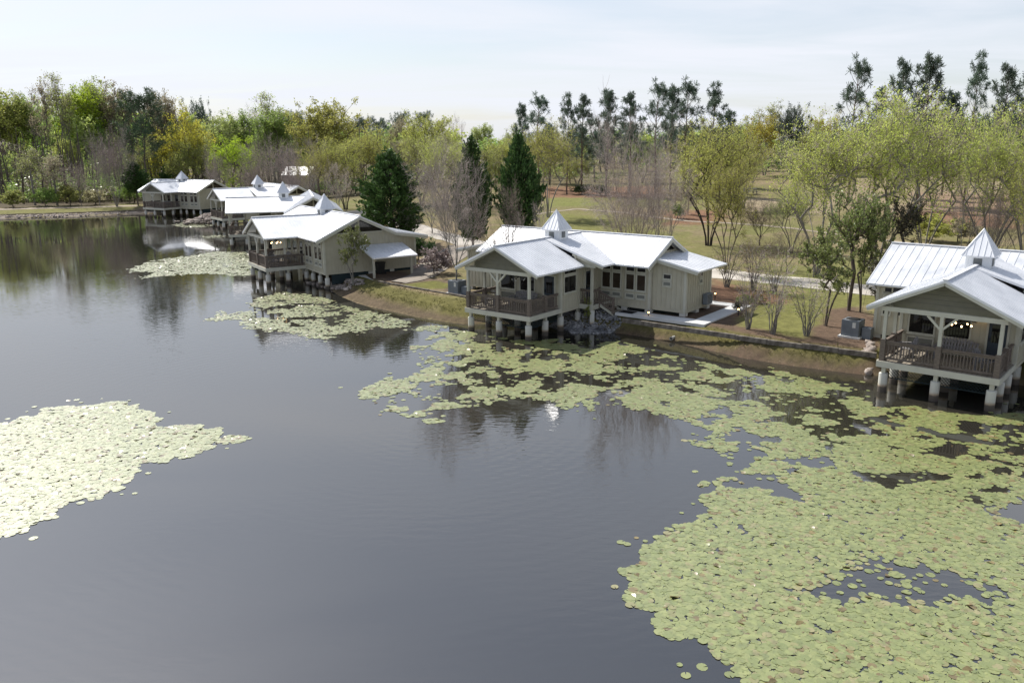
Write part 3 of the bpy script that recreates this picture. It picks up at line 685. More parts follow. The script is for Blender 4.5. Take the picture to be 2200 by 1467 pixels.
def cabin_c(root, canopy):
    vr, zr, ve, ze, uL, uR, wL, wR, vf, vb = -.65, 5.97, 3.3, 4.15, -7.2, 7.65, -6.7, 7.12, 2.5, -5.9
    s = (zr-ze)/(ve-vr); zb = zr-s*3.25; zm = lambda u, v: zr-s*abs(v-vr); zl = lambda u, v: zb-.16*(-3.9-v); zp = lambda u, v: HR-SP*abs(u)
    vint = lambda z: vr+(zr-z)/s
    m = MB(); WF = ((0, vf), (1, 0), (0, 1)); zt = zm(0, vf)-.14
    wall(m, WF, wL, wR, 1.25, [(wL, zt), (wR, zt)])
    WR_ = ((wR, vf), (0, -1), (1, 0)); G = [(0, zt), (vf-vr, zr-.14), (vf+3.9, zb-.14), (vf-vb, zl(0, vb)-.14)]
    wall(m, WR_, 0, vf-vb, 1.25, G, bat=.28)
    WL_ = ((wL, vb), (0, 1), (-1, 0)); wall(m, WL_, 0, vf-vb, 1.25, [(0, zl(0, vb)-.14), (-3.9-vb, zb-.14), (vr-vb, zr-.14), (vf-vb, zt)])
    WB_ = ((0, vb), (-1, 0), (0, -1)); wall(m, WB_, -wR, -wL, 1.25, [(-wR, zl(0, vb)-.14), (-wL, zl(0, vb)-.14)])
    m.box(wL+.1, wR-.1, vb+.1, vf-.1, 1.24, 1.3, 'lattice')
    m.build('main_wall', root)
    row_windows(root, WF, ((2.72, 3.5), (3.62, 4.4), (5.0, 5.8), (5.95, 6.75))); back_wall_windows(root, ((0, vf), (1, 0), (0, 1)))
    o, d, n = WR_; hs = vf-vr
    for s0, s1 in ((hs-2.35, hs-.07), (hs+.07, hs+2.1)):
        mb = MB(); zA = lambda q: zr-s*abs(q-hs)-.28
        mb.prism([Q(o, d, n, s0, .035, 4.63), Q(o, d, n, s1, .035, 4.63), Q(o, d, n, s1, .035, max(4.66, zA(s1))), Q(o, d, n, s0, .035, max(4.66, zA(s0)))], (n[0]*.02, n[1]*.02, 0), 'glass'); mb.build('clerestory', root)
    m = MB(); wbox(m, WR_, hs-.07, hs+.07, .03, .08, 4.55, zr-.25, 'trim'); wbox(m, WR_, hs-2.4, hs+2.15, .03, .075, 4.5, 4.6, 'trim')
    m.build('clerestory_trim', root)
    for sg, v1, z1 in ((1, ve-.02, ze), (-1, -3.9, zb)): m = MB(); m.beam((uR-.03, vr, zr-.2), (uR-.03, v1, z1-.2), .05, .2, 'trim'); m.build('rake_board', root)
    m = MB(); m.beam((uR-.03, -3.9, zb-.2), (uR-.03, -6.88, zl(0, -6.9)-.2), .05, .2, 'trim'); m.build('rake_board', root)
    roof(root, 'porch_roof', [(0, 6.2), (WP, 6.2), (WP, vint(HE)+.02), (0, vint(HR))], zp, 'u', .26); roof(root, 'porch_roof', [(0, 6.2), (-WP, 6.2), (-WP, vint(HE)+.02), (0, vint(HR))], zp, 'u', .26)
    roof(root, 'main_roof', [(uL, vr), (uR, vr), (uR, ve), (uL, ve)], zm, 'v', .4); roof(root, 'main_roof', [(uL, vr), (uR, vr), (uR, -3.9), (uL, -3.9)], zm, 'v', .4)
    roof(root, 'rear_roof', [(uL, -3.9), (uR, -3.9), (uR, -6.9), (uL, -6.9)], zl, 'v', .4)
    m = MB(); m.beam((uL, vr, zr+.03), (uR, vr, zr+.03), .22, .05, 'roof'); m.beam((0, 6.2, HR+.03), (0, vint(HR), HR+.03), .2, .05, 'roof'); m.build('ridge_cap', root)
    porch(root, vf, False); cupola(root)
    for u, v in ((-2.3, 5.8), (0, 5.8), (2.3, 5.8), (2.3, 4.05), (2.3, 2.4), (-2.3, 4.05), (-2.3, 2.4), (0, 3.9), (3.6, 2.25), (5.3, 2.25), (6.95, 2.25), (0, 1.8)): pier(root, u, v)
    skirt(root, (-2.2, 5.62), (2.2, 5.62), .9)
    m = MB(); m.box(wR-.1, wR-.06, vb+.4, 1.9, .4, 1.245, 'lattice')
    for v in (-1.6, -3.6, vb+.25): m.box(wR-.4, wR-.02, v-.2, v+.2, .4, 1.246, 'pier')
    m.build('crawl_skirt', root)
    if canopy:
        zc = lambda u, v: 3.5-.26*(u-wR)
        roof(root, 'carport_roof', [(wR+.04, -.55), (10.1, -.55), (10.1, -4.62), (wR+.04, -4.62)], zc, 'u', .4)
        m = MB(); m.box(9.45, 9.6, -4.4, -.75, 2.62, 2.76, 'trim'); m.build('beam', root)
        for v in (-.85, -4.3): post(root, 9.53, v, 2.63, .8, False)
cc = cabin_root('beige cabin with a small carport roof on its gable wall, a leafy bush beside it', *POSE['C']); cabin_c(cc, True)
cf = cabin_root('farthest cabin, at the left end of the row beside the bank path', *POSE['F']); cabin_c(cf, True)
m = MB(); m.box(7.3, 10.3, -5.2, -.4, .86, .98, 'concrete'); o = m.build('carport_slab'); o.location = POSE['C'][:2]+(.0,); o.rotation_euler.z = R(POSE['C'][2])
tag(o, kind='structure'); o.name = 'pavement'

# concrete walk round the middle cabin
m = MB(); m.box(4.9, 11.1, -1.22, -.06, .92, 1.1, 'concrete'); m.box(10.0, 11.1, -7.4, -1.225, .92, 1.1, 'concrete'); m.box(7.6, 9.995, -7.4, -6.4, .92, 1.1, 'concrete')
o = m.build('pavement'); o.location = POSE['B'][:2]+(0,); o.rotation_euler.z = R(POSE['B'][2]); tag(o, kind='structure')
m = MB(); m.box(5.0, 6.0, -1.05, -.3, 1.104, 1.12, 'rubber')
for i in range(9): m.box(5.05+i*.105, 5.09+i*.105, -1.0, -.35, 1.12, 1.126, 'rubber')
o = m.build('doormat'); o.location = POSE['B'][:2]+(0,); o.rotation_euler.z = R(POSE['B'][2])
tag(o, 'black doormat lying on the concrete walk at the foot of the stairs', 'doormat')

# ------------------------------------------------------------------ porch furniture
def seat_thing(L, name, label, cat, nsl, mat='bench_wood'):
    r = empty(name, (0, 0, 0), 0, label, cat)
    m = MB()
    for i in range(5): m.box(-L/2, L/2, .02+i*.1, .1+i*.1, .40+i*.008, .425+i*.008, mat)
    m.build('seat', r)
    m = MB()
    for i in range(nsl):
        u = -L/2+.05+(L-.1)*i/(nsl-1); t = (u/(L/2)); h = .98-.16*t*t
        m.beam((u, .0, .36), (u*1.06, -.26, h), .085, .022, mat, up=(0, 1, 0))
    m.beam((-L/2, -.09, .58), (L/2, -.09, .58), .03, .07, mat); m.beam((-L/2, -.2, .82), (L/2, -.2, .82), .03, .07, mat)
    m.build('backrest', r)
    for s in (-1, 1):
        m = MB(); m.box(s*(L/2+.07)-.06, s*(L/2+.07)+.06, -.12, .58, .60, .625, mat); m.build('armrest', r)
        for v in (.5, -.05):
            m = MB(); m.box(s*(L/2+.03)-.03, s*(L/2+.03)+.03, v-.04, v+.04, 0, .598, mat); m.build('leg', r)
    return r
bench0 = seat_thing(1.65, 'bench', '', 'bench', 13); chair0 = seat_thing(.62, 'chair', '', 'chair', 5); table0 = empty('side_table', (0, 0, 0), 0, '', 'table')
m = MB()
for i in range(5): m.box(-.26+i*.105, -.17+i*.105, -.26, .26, .46, .485, 'bench_wood')
m.build('table_top', table0)
for u in (-.21, .21):
    for v in (-.21, .21):
        m = MB(); m.box(u-.025, u+.025, v-.025, v+.025, 0, .458, 'bench_wood'); m.build('leg', table0)
used = set()
def place(proto, k, u, v, rz, label, group, z=ZD+.005):
    o = proto if proto.name not in used else copy_tree(proto)
    used.add(proto.name)
    o.location = wl(k, u, v, z); o.rotation_euler.z = R(POSE[k][2]+rz); o['label'] = label; o['group'] = group
    return o
CAB = dict(A='right-edge cabin', B='middle cabin', C='carport cabin', D='cabin behind the carport cabin', E='second farthest cabin', F='farthest cabin')
for k in 'ABCDEF':
    vv = 3.45
    place(bench0, k, .25, vv, 0, 'grey slatted wooden bench on the porch of the '+CAB[k], 'wooden benches on the porches')
    place(chair0, k, -1.6, 4.3, -62, 'grey slatted armchair on the porch of the '+CAB[k], 'wooden armchairs on the porches')
    if k in 'AC':
        place(chair0, k, 1.55, 4.9, 75, 'grey slatted armchair turned sideways by the corner post of the '+CAB[k], 'wooden armchairs on the porches')
        place(table0, k, -1.2, 3.5, 0, 'low square wooden table on the porch of the '+CAB[k], 'low tables on the porches')
def fan(k, label, lit):
    r = empty('ceiling_fan', wl(k, .5, 4.4, 0), R(POSE[k][2]), label, 'ceiling fan', 'ceiling fans under the porch roofs')
    m = MB(); m.cyl(0, 0, 3.75, 5.3, .02, .02, 'black_metal', 6); m.cyl(0, 0, 3.6, 3.78, .14, .1, 'black_metal', 12); m.build('motor', r)
    for i in range(5):
        a = 2*math.pi*i/5+.3; m = MB(); m.beam((.1*math.cos(a), .1*math.sin(a), 3.68), (.68*math.cos(a), .68*math.sin(a), 3.67), .15, .015, 'black_metal'); m.build('blade', r)
    for i in range(5):
        a = 2*math.pi*i/5+.1; x_, y_ = .42*math.cos(a), .42*math.sin(a)
        m = MB(); m.beam((.08*math.cos(a), .08*math.sin(a), 3.6), (x_, y_, 3.5), .02, .02, 'black_metal'); m.ball((x_, y_, 3.44), .045, 'bulb' if lit else 'paper'); m.build('lamp', r)
fan('A', 'black ceiling fan with five lit bulbs under the right-edge cabin porch roof', True)
fan('B', 'black ceiling fan with unlit white bulbs under the porch roof of the middle cabin', False)
fan('C', 'black ceiling fan with lit bulbs under the porch roof of the carport cabin', True)
r = empty('wall_lantern', wl('A', 1.0, 2.86, 0), R(POSE['A'][2]), 'lit black lantern fixed to the porch wall left of the dark door', 'lantern')
m = MB(); m.box(-.05, .05, -.03, .0, 3.38, 3.62, 'black_metal'); m.box(-.08, .08, .0, .16, 3.58, 3.62, 'black_metal'); m.build('bracket', r)
m = MB(); m.ball((0, .08, 3.5), .06, 'bulb'); m.build('bulb', r)
def ac_unit(k, u, v, label):
    r = empty('air_conditioner', wl(k, u, v, 0), R(POSE[k][2]), label, 'air conditioner', 'air conditioners standing beside the cabins')
    zb = gz(*wl(k, u, v)[:2]); m = MB(); m.box(-.6, .6, -.6, .6, zb-.3, zb+.1, 'concrete'); m.build('pad', r)
    m = MB(); m.box(-.48, .48, -.48, .48, zb+.104, zb+1.0, 'ac_metal')
    for i in range(9):
        for s in (-1, 1): m.box(-.42, .42, s*.48-.012, s*.48+.012, zb+.2+i*.075, zb+.225+i*.075, 'ac_metal'); m.box(s*.48-.012, s*.48+.012, -.42, .42, zb+.2+i*.075, zb+.225+i*.075, 'ac_metal')
    m.build('casing', r)
    m = MB(); m.cyl(0, 0, zb+1.002, zb+1.03, .4, .38, 'black_metal', 20); m.build('fan_grille', r)
    m = MB(); m.box(.12, .3, .493, .498, zb+.6, zb+.9, 'paper'); m.build('sticker', r)
    m = MB(); m.box(.56, 1.05, -.3, .2, zb, zb+.62, 'ac_metal'); m.build('side_box', r)
ac_unit('A', -5.95, -.55, 'blue grey air conditioner with a white sticker left of the right-edge cabin')
ac_unit('B', -8.3, .35, 'blue grey air conditioner behind the dark tree trunk left of the middle cabin')
# wall unit and service box on the annex
r = empty('wall_air_conditioner', wl('B', 9.02, -4.55, 0), R(POSE['B'][2]), 'dark air conditioner hung low on the side wall of the middle cabin', 'air conditioner')
m = MB(); m.box(.06, .36, -.42, .42, 1.45, 2.15, 'ac_metal'); m.build('casing', r)
m = MB()
for i in range(7): m.box(.362, .37, -.36, .36, 1.5+i*.09, 1.54+i*.09, 'black_metal')
m.build('grille', r)
r = empty('trash_bin', wl('C', 7.75, -2.2, 0), R(POSE['C'][2]), 'black wheeled trash bin standing under the carport roof', 'trash bin')
m = MB(); m.prism([(-.26, -.3, .98), (.26, -.3, .98), (.32, .36, 2.0), (-.32, .36, 2.0)], (0, 0, 0.001), 'bin_plastic'); m.add([(-.24, -.26, 1.02), (.24, -.26, 1.02), (.24, .26, 1.02), (-.24, .26, 1.02), (-.31, -.34, 1.95), (.31, -.34, 1.95), (.31, .34, 1.95), (-.31, .34, 1.95)], [(0, 1, 2, 3), (4, 5, 6, 7), (0, 1, 5, 4), (1, 2, 6, 5), (2, 3, 7, 6), (3, 0, 4, 7)], 'bin_plastic')
m.v = m.v[8:]; m.f = [[i-8 for i in f] for f in m.f[6:]]; m.m = m.m[6:]; m.build('body', r)
m = MB(); m.box(-.34, .34, -.38, .36, 1.952, 2.03, 'bin_plastic'); m.build('lid', r)
for s in (-1, 1):
    m = MB(); m.beam((s*.26, -.28, 1.08), (s*.31, -.28, 1.08), .2, .2, 'rubber'); m.build('wheel', r)
# path lights
def path_light(px, py, label):
    p = hit(px, py); r = empty('path_light', (p[0], p[1], p[2]), 0, label, 'path light', 'small lit lamps along the concrete walk')
    m = MB(); m.cyl(0, 0, -.1, .40, .035, .035, 'black_metal', 8); m.build('stake', r)
    m = MB(); m.cyl(0, 0, .402, .50, .05, .05, 'glow', 10); m.build('lamp', r)
    m = MB(); m.cyl(0, 0, .502, .56, .085, .02, 'black_metal', 10); m.build('cap', r)
path_light(1393, 686, 'lit path lamp between the concrete walk and the retaining timber')
path_light(1586, 679, 'lit path lamp beside the corner where the concrete walk turns back')
path_light(1536, 644, 'lit path lamp at the rear corner of the middle cabin, by the mulch bed')

# ------------------------------------------------------------------ retaining timbers along the bank, one beam each
tmb = None
def timbers(pts, label, group, n):
    global tmb
    pts = [np.array(p, float) for p in pts]; S = [0]
    for a, b_ in zip(pts, pts[1:]): S.append(S[-1]+np.hypot(*(b_-a)))
    at_ = lambda s: np.array([np.interp(s, S, [p[i] for p in pts]) for i in (0, 1)])
    for i in range(n):
        a, b_ = at_(S[-1]*i/n), at_(S[-1]*(i+1)/n); c = (a+b_)/2; L = np.hypot(*(b_-a))
        if tmb is None:
            m = MB(); m.box(-1.3, 1.3, -.1, .1, -.16, .11, 'timber'); m.box(-1.18, -1.12, -.03, .03, .11, .118, 'wood'); tmb = m.build('landscape_timber'); o = tmb
        else: o = tmb.copy(); C.objects.link(o)
        z = gz(c[0], c[1])
        o.location = (c[0], c[1], max(.93, min(z, 1.03))+rnd.uniform(-.02, .03)); o.rotation_euler = (rnd.uniform(-.03, .03), rnd.uniform(-.015, .015), math.atan2(b_[1]-a[1], b_[0]-a[0])); o.scale = (L/2.6-.004, 1, 1)
        tag(o, label, 'timber', group)
W9 = lambda l, z=.97: [tuple(atz(a, b_, z)[:2]) for a, b_ in l]
timbers(W9([(1338, 683), (1440, 697), (1530, 711), (1640, 728), (1760, 742), (1884, 757)], 1.05), 'weathered timber in the long edge above the bank between the middle and right-edge cabins', 'retaining timbers between the two nearest cabins', 8)
timbers(W9([(815, 606), (860, 616), (920, 626), (985, 637), (1003, 641)]), 'weathered timber above the mossy bank between the carport cabin and the middle cabin', 'retaining timbers beside the carport cabin', 5)
timbers([(-66.6, 149.5), (-76, 145.2), (-86, 142.2), (-98, 138.8)], 'dark timber in the low edge below the grass bank at the far left shore', 'retaining timbers at the far left shore', 10)
for o in bpy.data.objects:
    if o.get('group') == 'retaining timbers at the far left shore': o.location.z = .42

# ------------------------------------------------------------------ stones
def stone_mesh(seed, n=1, sub=2):
    bm = bmesh.new(); bmesh.ops.create_icosphere(bm, subdivisions=sub, radius=1)
    g = np.random.default_rng(seed); ax = [g.normal(size=3) for _ in range(7)]
    for v in bm.verts:
        r = 1
        for a in ax:
            a_ = a/np.linalg.norm(a); dd = float(np.dot(a_, v.co)); lim = .62+.25*abs(math.sin(a[0]*7))
            if dd > lim: v.co -= Vector(a_)*(dd-lim)
    V = np.array([v.co[:] for v in bm.verts]); Fc = np.array([[v.index for v in f.verts] for f in bm.faces]); bm.free()
    return V, Fc
STN = [stone_mesh(i, sub=1) for i in range(6)]
def stones(name, label, pts, size, mat, cat='stones'):
    VV, FF, o = [], [], 0
    for p in pts:
        V, Fc = STN[rnd.randrange(6)]; s = size*rnd.uniform(.5, 1.35)
        M = np.array(Matrix.Rotation(rnd.uniform(0, 6.3), 3, 'Z') @ Matrix.Rotation(rnd.uniform(-.6, .6), 3, 'X'))
        W_ = (V*[1.2, .9, .65]*s)@M.T+np.array([p[0], p[1], p[2]]); VV.append(W_); FF.append(Fc+o); o += len(V)
    me = np_mesh(name, np.concatenate(VV), np.zeros((0, 4), int), np.concatenate(FF), mats=(mat,))
    ob = link_mesh(name, me); tag(ob, label, cat, kind='stuff'); return ob
def scatter(poly, n):
    P = np.array(poly); lo, hi = P.min(0), P.max(0); out = []
    while len(out) < n:
        q = NPR.uniform(lo, hi, (400, 2)); q = q[in_poly(q, poly)]
        out += list(q)
    q = np.array(out[:n]); z = ground(q)[0]
    return np.column_stack([q, z])
sp = scatter([wl('B', 2.3, 1.9)[:2], wl('B', 3.4, 2.6)[:2], wl('B', 5.1, 1.5)[:2], wl('B', 5.6, .2)[:2], wl('B', 4.9, -.3)[:2], wl('B', 2.5, -1.0)[:2], wl('B', 1, 0)[:2], wl('B', 1, 2)[:2]], 1500); sp[:, 2] = np.maximum(sp[:, 2], .0)+.02
stones('gravel', 'slope of blue grey stones under the stairs of the middle cabin', sp, .095, 'stone_grey')
sp = scatter([wl('C', 2.8, 2.6)[:2], wl('C', 9.8, 1.7)[:2], wl('C', 10.8, .6)[:2], wl('C', 9.4, .1)[:2], wl('C', 6.5, .8)[:2], wl('C', 3, 1.2)[:2]], 300); sp[:, 2] = np.maximum(sp[:, 2], .0)+.04
stones('rubble', 'band of brown grey stones at the waterline below the carport cabin', sp, .17, 'stone_brown')
q = NPR.normal(size=(330, 2))*[1.9, 1.5]; sp = np.column_stack([-46.8+q[:, 0], 128.8+q[:, 1], .25+1.15*np.exp(-((q[:, 0]/2.2)**2+(q[:, 1]/2)**2))])
stones('rubble', 'mound of pinkish stones at the shore between the two farthest cabins', sp, .3, 'stone_brown')
q = [(-68-t*32+rnd.uniform(-.5, .5), 0, 0) for t in np.linspace(0, 1, 420)]
sp = np.array([(a[0], np.interp(a[0], [-100, -98, -86, -75.7, -66.5], [135, 135.7, 139.2, 142.2, 146.4])+rnd.uniform(.1, 2.6), 0) for a in q]); sp[:, 2] = ground(sp)[0]
stones('rubble', 'thin line of pale stones along the far left shore', sp, .2, 'stone_brown')
sproto = [np_mesh('stone', STN[i][0]*[1.15, .95, .7], np.zeros((0, 4), int), STN[i][1], mats=('stone_brown',)) for i in range(6)]
for i in range(15):
    c = (1862+rnd.uniform(-9, 10), 742+i*4.6)
    p = hit(*c); o = link_mesh('stone', sproto[i % 6]); s = rnd.uniform(.24, .36); o.scale = (s, s, s); o.location = (p[0]+.25, p[1]+.2, max(p[2], 0)+.1); o.rotation_euler = (rnd.uniform(-.4, .4), rnd.uniform(-.4, .4), rnd.uniform(0, 6))
    tag(o, 'pale brown stone in the heap beside the left corner post of the right-edge cabin', 'stone', 'stones heaped beside the right-edge cabin')
# drain pipe in the bank
p = hit(1447, 727); m = MB(); m.beam((0, .5, 0), (0, -.5, .1), .02, .02, 'pipe')
m = MB(); n_ = 14
m.add([(.11*math.cos(2*math.pi*i/n_)*k_, y_, .11*math.sin(2*math.pi*i/n_)*k_) for y_, k_ in ((.35, 1), (-.5, 1), (.35, .8), (-.5, .8)) for i in range(n_)], [(i, (i+1) % n_, n_+(i+1) % n_, n_+i) for i in range(n_)]+[(2*n_+i, 2*n_+(i+1) % n_, 3*n_+(i+1) % n_, 3*n_+i) for i in range(n_)]+[(i, (i+1) % n_, 2*n_+(i+1) % n_, 2*n_+i) for i in range(n_)], 'pipe')
o = m.build('drain_pipe'); o.location = (p[0], p[1], p[2]+.05); o.rotation_euler.z = R(-38); tag(o, 'pale drain pipe end sticking out of the mossy bank', 'pipe')
# picnic table far in the field
p = hit(1611, 418); r = empty('picnic_table', (p[0], p[1], p[2]), R(12), 'weathered picnic table standing alone in the field', 'picnic table')
m = MB()
for i in range(5): m.box(-1.2, 1.2, -.42+i*.17, -.27+i*.17, .92, .98, 'wood_grey')
m.build('table_top', r)
for s in (-1, 1):
    m = MB(); m.box(-1.2, 1.2, s*.75-.15, s*.75+.15, .5, .56, 'wood_grey'); m.build('bench_seat', r)
    m = MB(); m.beam((s*.9, -.75, 0), (s*.9, -.2, .92), .09, .09, 'wood_grey'); m.beam((s*.9, .75, 0), (s*.9, .2, .92), .09, .09, 'wood_grey'); m.beam((s*.9, -.8, .46), (s*.9, .8, .46), .09, .09, 'wood_grey'); m.build('leg', r)
# low white-roofed houses among the bare trees behind the cabins
def far_house(px, py, Y, L, D_, rz, label):
    p = aty(px, py, Y); zb = gz(p[0], Y); zr_ = p[2]; r = empty('house', (p[0], Y, 0), R(rz), label, 'house', 'low houses among the bare trees behind the cabins')
    h = zr_-1.5; m = MB(); m.box(-L/2, L/2, -D_/2, D_/2, zb-.3, h, 'siding'); m.build('wall', r)
    m = MB()
    for s in (-1, 1): m.prism([(-L/2-.5, 0, zr_), (L/2+.5, 0, zr_), (L/2+.5, s*(D_/2+.6), h-.1), (-L/2-.5, s*(D_/2+.6), h-.1)], (0, 0, -.12), 'roof')
    m.build('roof', r)
    for u in (-L/3, 0, L/3):
        m = MB(); m.box(u-.5, u+.5, D_/2, D_/2+.05, zb+1, zb+2.1, 'glass'); m.build('window', r)
far_house(645, 358, 168, 5, 4, -12, 'low house with a pale roof showing through bare branches above the cabin cupolas')
# ------------------------------------------------------------------ trees
def unit(v): return v/np.maximum(np.linalg.norm(v, axis=-1, keepdims=True), 1e-9)
def tubes(P0, P1, R0, R1, n):
    """one tapered prism per edge"""
    D = unit(P1-P0); ref = np.where(np.abs(D[:, 2:3]) > .9, np.array([[1., 0, 0]]), np.array([[0, 0, 1.]]))
    A = unit(np.cross(D, ref)); B = np.cross(D, A)
    th = np.arange(n)*2*np.pi/n
    ring = A[:, None]*np.cos(th)[None, :, None]+B[:, None]*np.sin(th)[None, :, None]
    V = np.concatenate([P0[:, None]+ring*R0[:, None, None], P1[:, None]+ring*R1[:, None, None]], 1).reshape(-1, 3)
    k = len(P0); i = np.arange(n); j = (i+1) % n
    F = np.stack([i, j, j+n, i+n], 1)[None]+(np.arange(k)*2*n)[:, None, None]
    return V, F.reshape(-1, 4)
def merge(parts):
    V, F, o = [], [], 0
    for v, f in parts: V.append(v); F.append(f+o); o += len(v)
    return np.concatenate(V), np.concatenate(F)
def leaf_quads(Cn, S, rng, up=.25, asp=.62):
    n = len(Cn); N = unit(rng.normal(size=(n, 3))+np.array([0, 0, up])); T = unit(np.cross(N, rng.normal(size=(n, 3)))); B = np.cross(N, T)
    S = S[:, None]
    return np.stack([Cn-T*S*.5, Cn-B*S*.5*asp, Cn+T*S*.5, Cn+B*S*.5*asp], 1)
def grow(rng, stems, att, step, bend=.12, sink=.5):
    P = []; par = []
    for st in stems:
        prev = -1
        for p in st: P.append(np.array(p, float)); par.append(prev); prev = len(P)-1
    N0 = len(P); buf = np.zeros((N0+len(att)*14, 3)); buf[:N0] = P; n = N0; tips = []
    for a in att:
        d = buf[:n]-a; dist = np.sqrt((d**2).sum(1)); hor = np.hypot(d[:, 0], d[:, 1])
        cost = dist+sink*np.maximum(0, d[:, 2]+.45*hor)
        i = int(np.argmin(cost)); s = buf[i].copy(); L = dist[i]
        k = int(min(13, max(1, round(L/step)))); prev = i
        off = rng.normal(size=3)*bend*L*.5
        for q in range(1, k+1):
            t = q/k; p = s+(a-s)*t+np.array([0, 0, bend*L])*(4*t*(1-t))*.5+off*(4*t*(1-t))*.5
            if q < k: p = p+rng.normal(size=3)*.03*step
            buf[n] = p; par.append(prev); prev = n; n += 1
        tips.append(prev)
    return buf[:n].copy(), np.array(par), np.array(tips)
def radii(par, tips, n, r_tip, r_base, pw=.5):
    w = np.zeros(n); w[tips] = 1
    for i in range(n-1, -1, -1):
        if par[i] >= 0: w[par[i]] += w[i]
    w = np.maximum(w, 1); r = r_tip*w**pw
    return np.minimum(r, r_base)
def envelope(rng, n, H, W, zc, rz, lobes, core=.45, low=None, squash=1.0):
    dirs = unit(rng.normal(size=(lobes, 3))*np.array([1, 1, .8])+np.array([0, 0, .25])); ls = rng.uniform(.72, 1.08, lobes)
    out = []
    while len(out) < n:
        k = rng.integers(lobes); c = dirs[k]*ls[k]*rng.uniform(core, .86)
        p = c+rng.normal(size=3)*.17
        if np.linalg.norm(p) > 1.12: continue
        q = np.array([p[0]*W/2, p[1]*W/2, zc*H+p[2]*rz*H])
        if low is not None and q[2] < low*H: continue
        out.append(q)
    A = np.array(out); return A[np.argsort(np.hypot(A[:, 0], A[:, 1])+np.abs(A[:, 2]-.35*H)*.7)]
PROTO = {}
def finish(key, trunkV, trunkF, leaves, H, W, twigs=None, tint=None):
    tm = np_mesh('trunk', trunkV, trunkF, mats=('bark',), smooth=True)
    n = len(leaves); V = leaves.reshape(-1, 3); F = np.arange(n*4).reshape(-1, 4); mi = np.zeros(n, int)
    mats = ['lf_green']
    if twigs is not None:
        tv, tf = twigs; F = np.concatenate([F, tf+len(V)]); V = np.concatenate([V, tv]); mi = np.concatenate([mi, np.ones(len(tf), int)]); mats.append('lf_twigbrown')
    cm = np_mesh('crown', V, F, mats=mats, mi=mi)
    c_ = np.concatenate([leaves.mean(1), twigs[0]]) if twigs is not None else leaves.mean(1)
    H = np.percentile(c_[:, 2], 99.0); W = 2*np.percentile(np.hypot(c_[:, 0], c_[:, 1]), 97.5)
    PROTO[key] = dict(trunk=tm, crown=cm, H=H, W=W, leaves=leaves, used=False, hast=twigs is not None)
def twig_set(rng, base, D, L, r, wig=.25):
    """thin flat shoots, two bent pieces each"""
    mid = base+D*L[:, None]*.5; end = mid+unit(D+rng.normal(size=D.shape)*wig)*L[:, None]*.5
    V1, F1 = tubes(base, mid, r, r*.8, 3); V2, F2 = tubes(mid, end, r*.8, r*.35, 3)
    return merge([(V1, F1), (V2, F2)]), mid, end
def broad(key, seed, H, W, nst, natt, nleaf, ls, zc=.6, rz=.40, lobes=12, trunk_h=.18, r0=.16, ntw=4, tl=.7, low=.2, core=.4, spread=.5, twr=.014, lr=.34, sink=.5, bend=.12):
    rng = np.random.default_rng(seed); stems = []
    for i in range(nst):
        a = 2*np.pi*i/nst+rng.uniform(0, 1); sx, sy = np.cos(a), np.sin(a); b = .0 if nst == 1 else .02*W
        top = trunk_h*H*rng.uniform(.85, 1.3); sp = (0 if nst == 1 else spread)*top*.5
        stems.append([(sx*b+sx*sp*t*t, sy*b+sy*sp*t*t, -.25+(top+.25)*t) for t in np.linspace(0, 1, 6)])
    att = envelope(rng, natt, H, W, zc, rz, lobes, core, low)
    P, par, tips = grow(rng, stems, att, .055*H, bend=bend, sink=sink)
    r = radii(par, tips, len(P), r0/ (natt/nst)**.5, r0)
    e = np.where(par >= 0)[0]; thick = r[e] > r0*.28
    flare = lambda i: r[par[i]]*np.where(P[par[i], 2] < .1, 1.35, 1.0)
    parts = []
    for sel, n in ((thick, 7), (~thick, 4)):
        k = e[sel]
        if len(k): parts.append(tubes(P[par[k]], P[k], np.minimum(flare(k), r[k]*1.6+.0), r[k], n))
    tv, tf = merge(parts)
    T = P[tips]; ctr = np.array([0, 0, zc*H*.7]); out = unit(T-ctr)
    B = np.repeat(T, ntw, 0); D = unit(np.repeat(out, ntw, 0)*.8+rng.normal(size=B.shape)*.55+np.array([0, 0, .25])); L = rng.uniform(.5, 1.1, len(B))*tl
    B = B+rng.normal(size=B.shape)*.04
    (twv, twf), mid, end = twig_set(rng, B, D, L, np.full(len(B), twr))
    k = rng.integers(len(B), size=nleaf); t = rng.uniform(.1, 1.05, nleaf)[:, None]
    Cn = B[k]*(1-t)+end[k]*t+rng.normal(size=(nleaf, 3))*lr*tl*.45
    lv = leaf_quads(Cn, ls*rng.uniform(.6, 1.35, nleaf), rng)
    finish(key, tv, tf, lv, H, W, (twv, twf))
for i, s in enumerate((5, 19, 31)):
    broad('bush_tree%d' % i, s, 10, 9.5, 4, 260, 13500, .17, zc=.57, rz=.42, lobes=18, trunk_h=.26, r0=.12, ntw=6, tl=.85, low=.1, spread=.8, core=.3, sink=1.0, lr=.45)
for i, s in enumerate((8, 22, 40)):
    broad('forest%d' % i, s, 20, 8.5, 1, 230, 9500, .32, zc=.64, rz=.36, lobes=16, trunk_h=.55, r0=.2, ntw=5, tl=1.4, low=.26, twr=.022, sink=1.4, core=.3, lr=.45)
for i, s in enumerate((9, 23)):
    broad('slender%d' % i, s, 20, 5.5, 1, 120, 2300, .28, zc=.66, rz=.36, lobes=11, trunk_h=.62, r0=.17, ntw=6, tl=1.5, low=.36, core=.4, twr=.02, sink=2.0)
broad('oak', 12, 14, 13, 1, 280, 11500, .28, zc=.62, rz=.38, lobes=20, trunk_h=.3, r0=.36, ntw=5, tl=1.1, low=.2, twr=.02, core=.3, lr=.45)
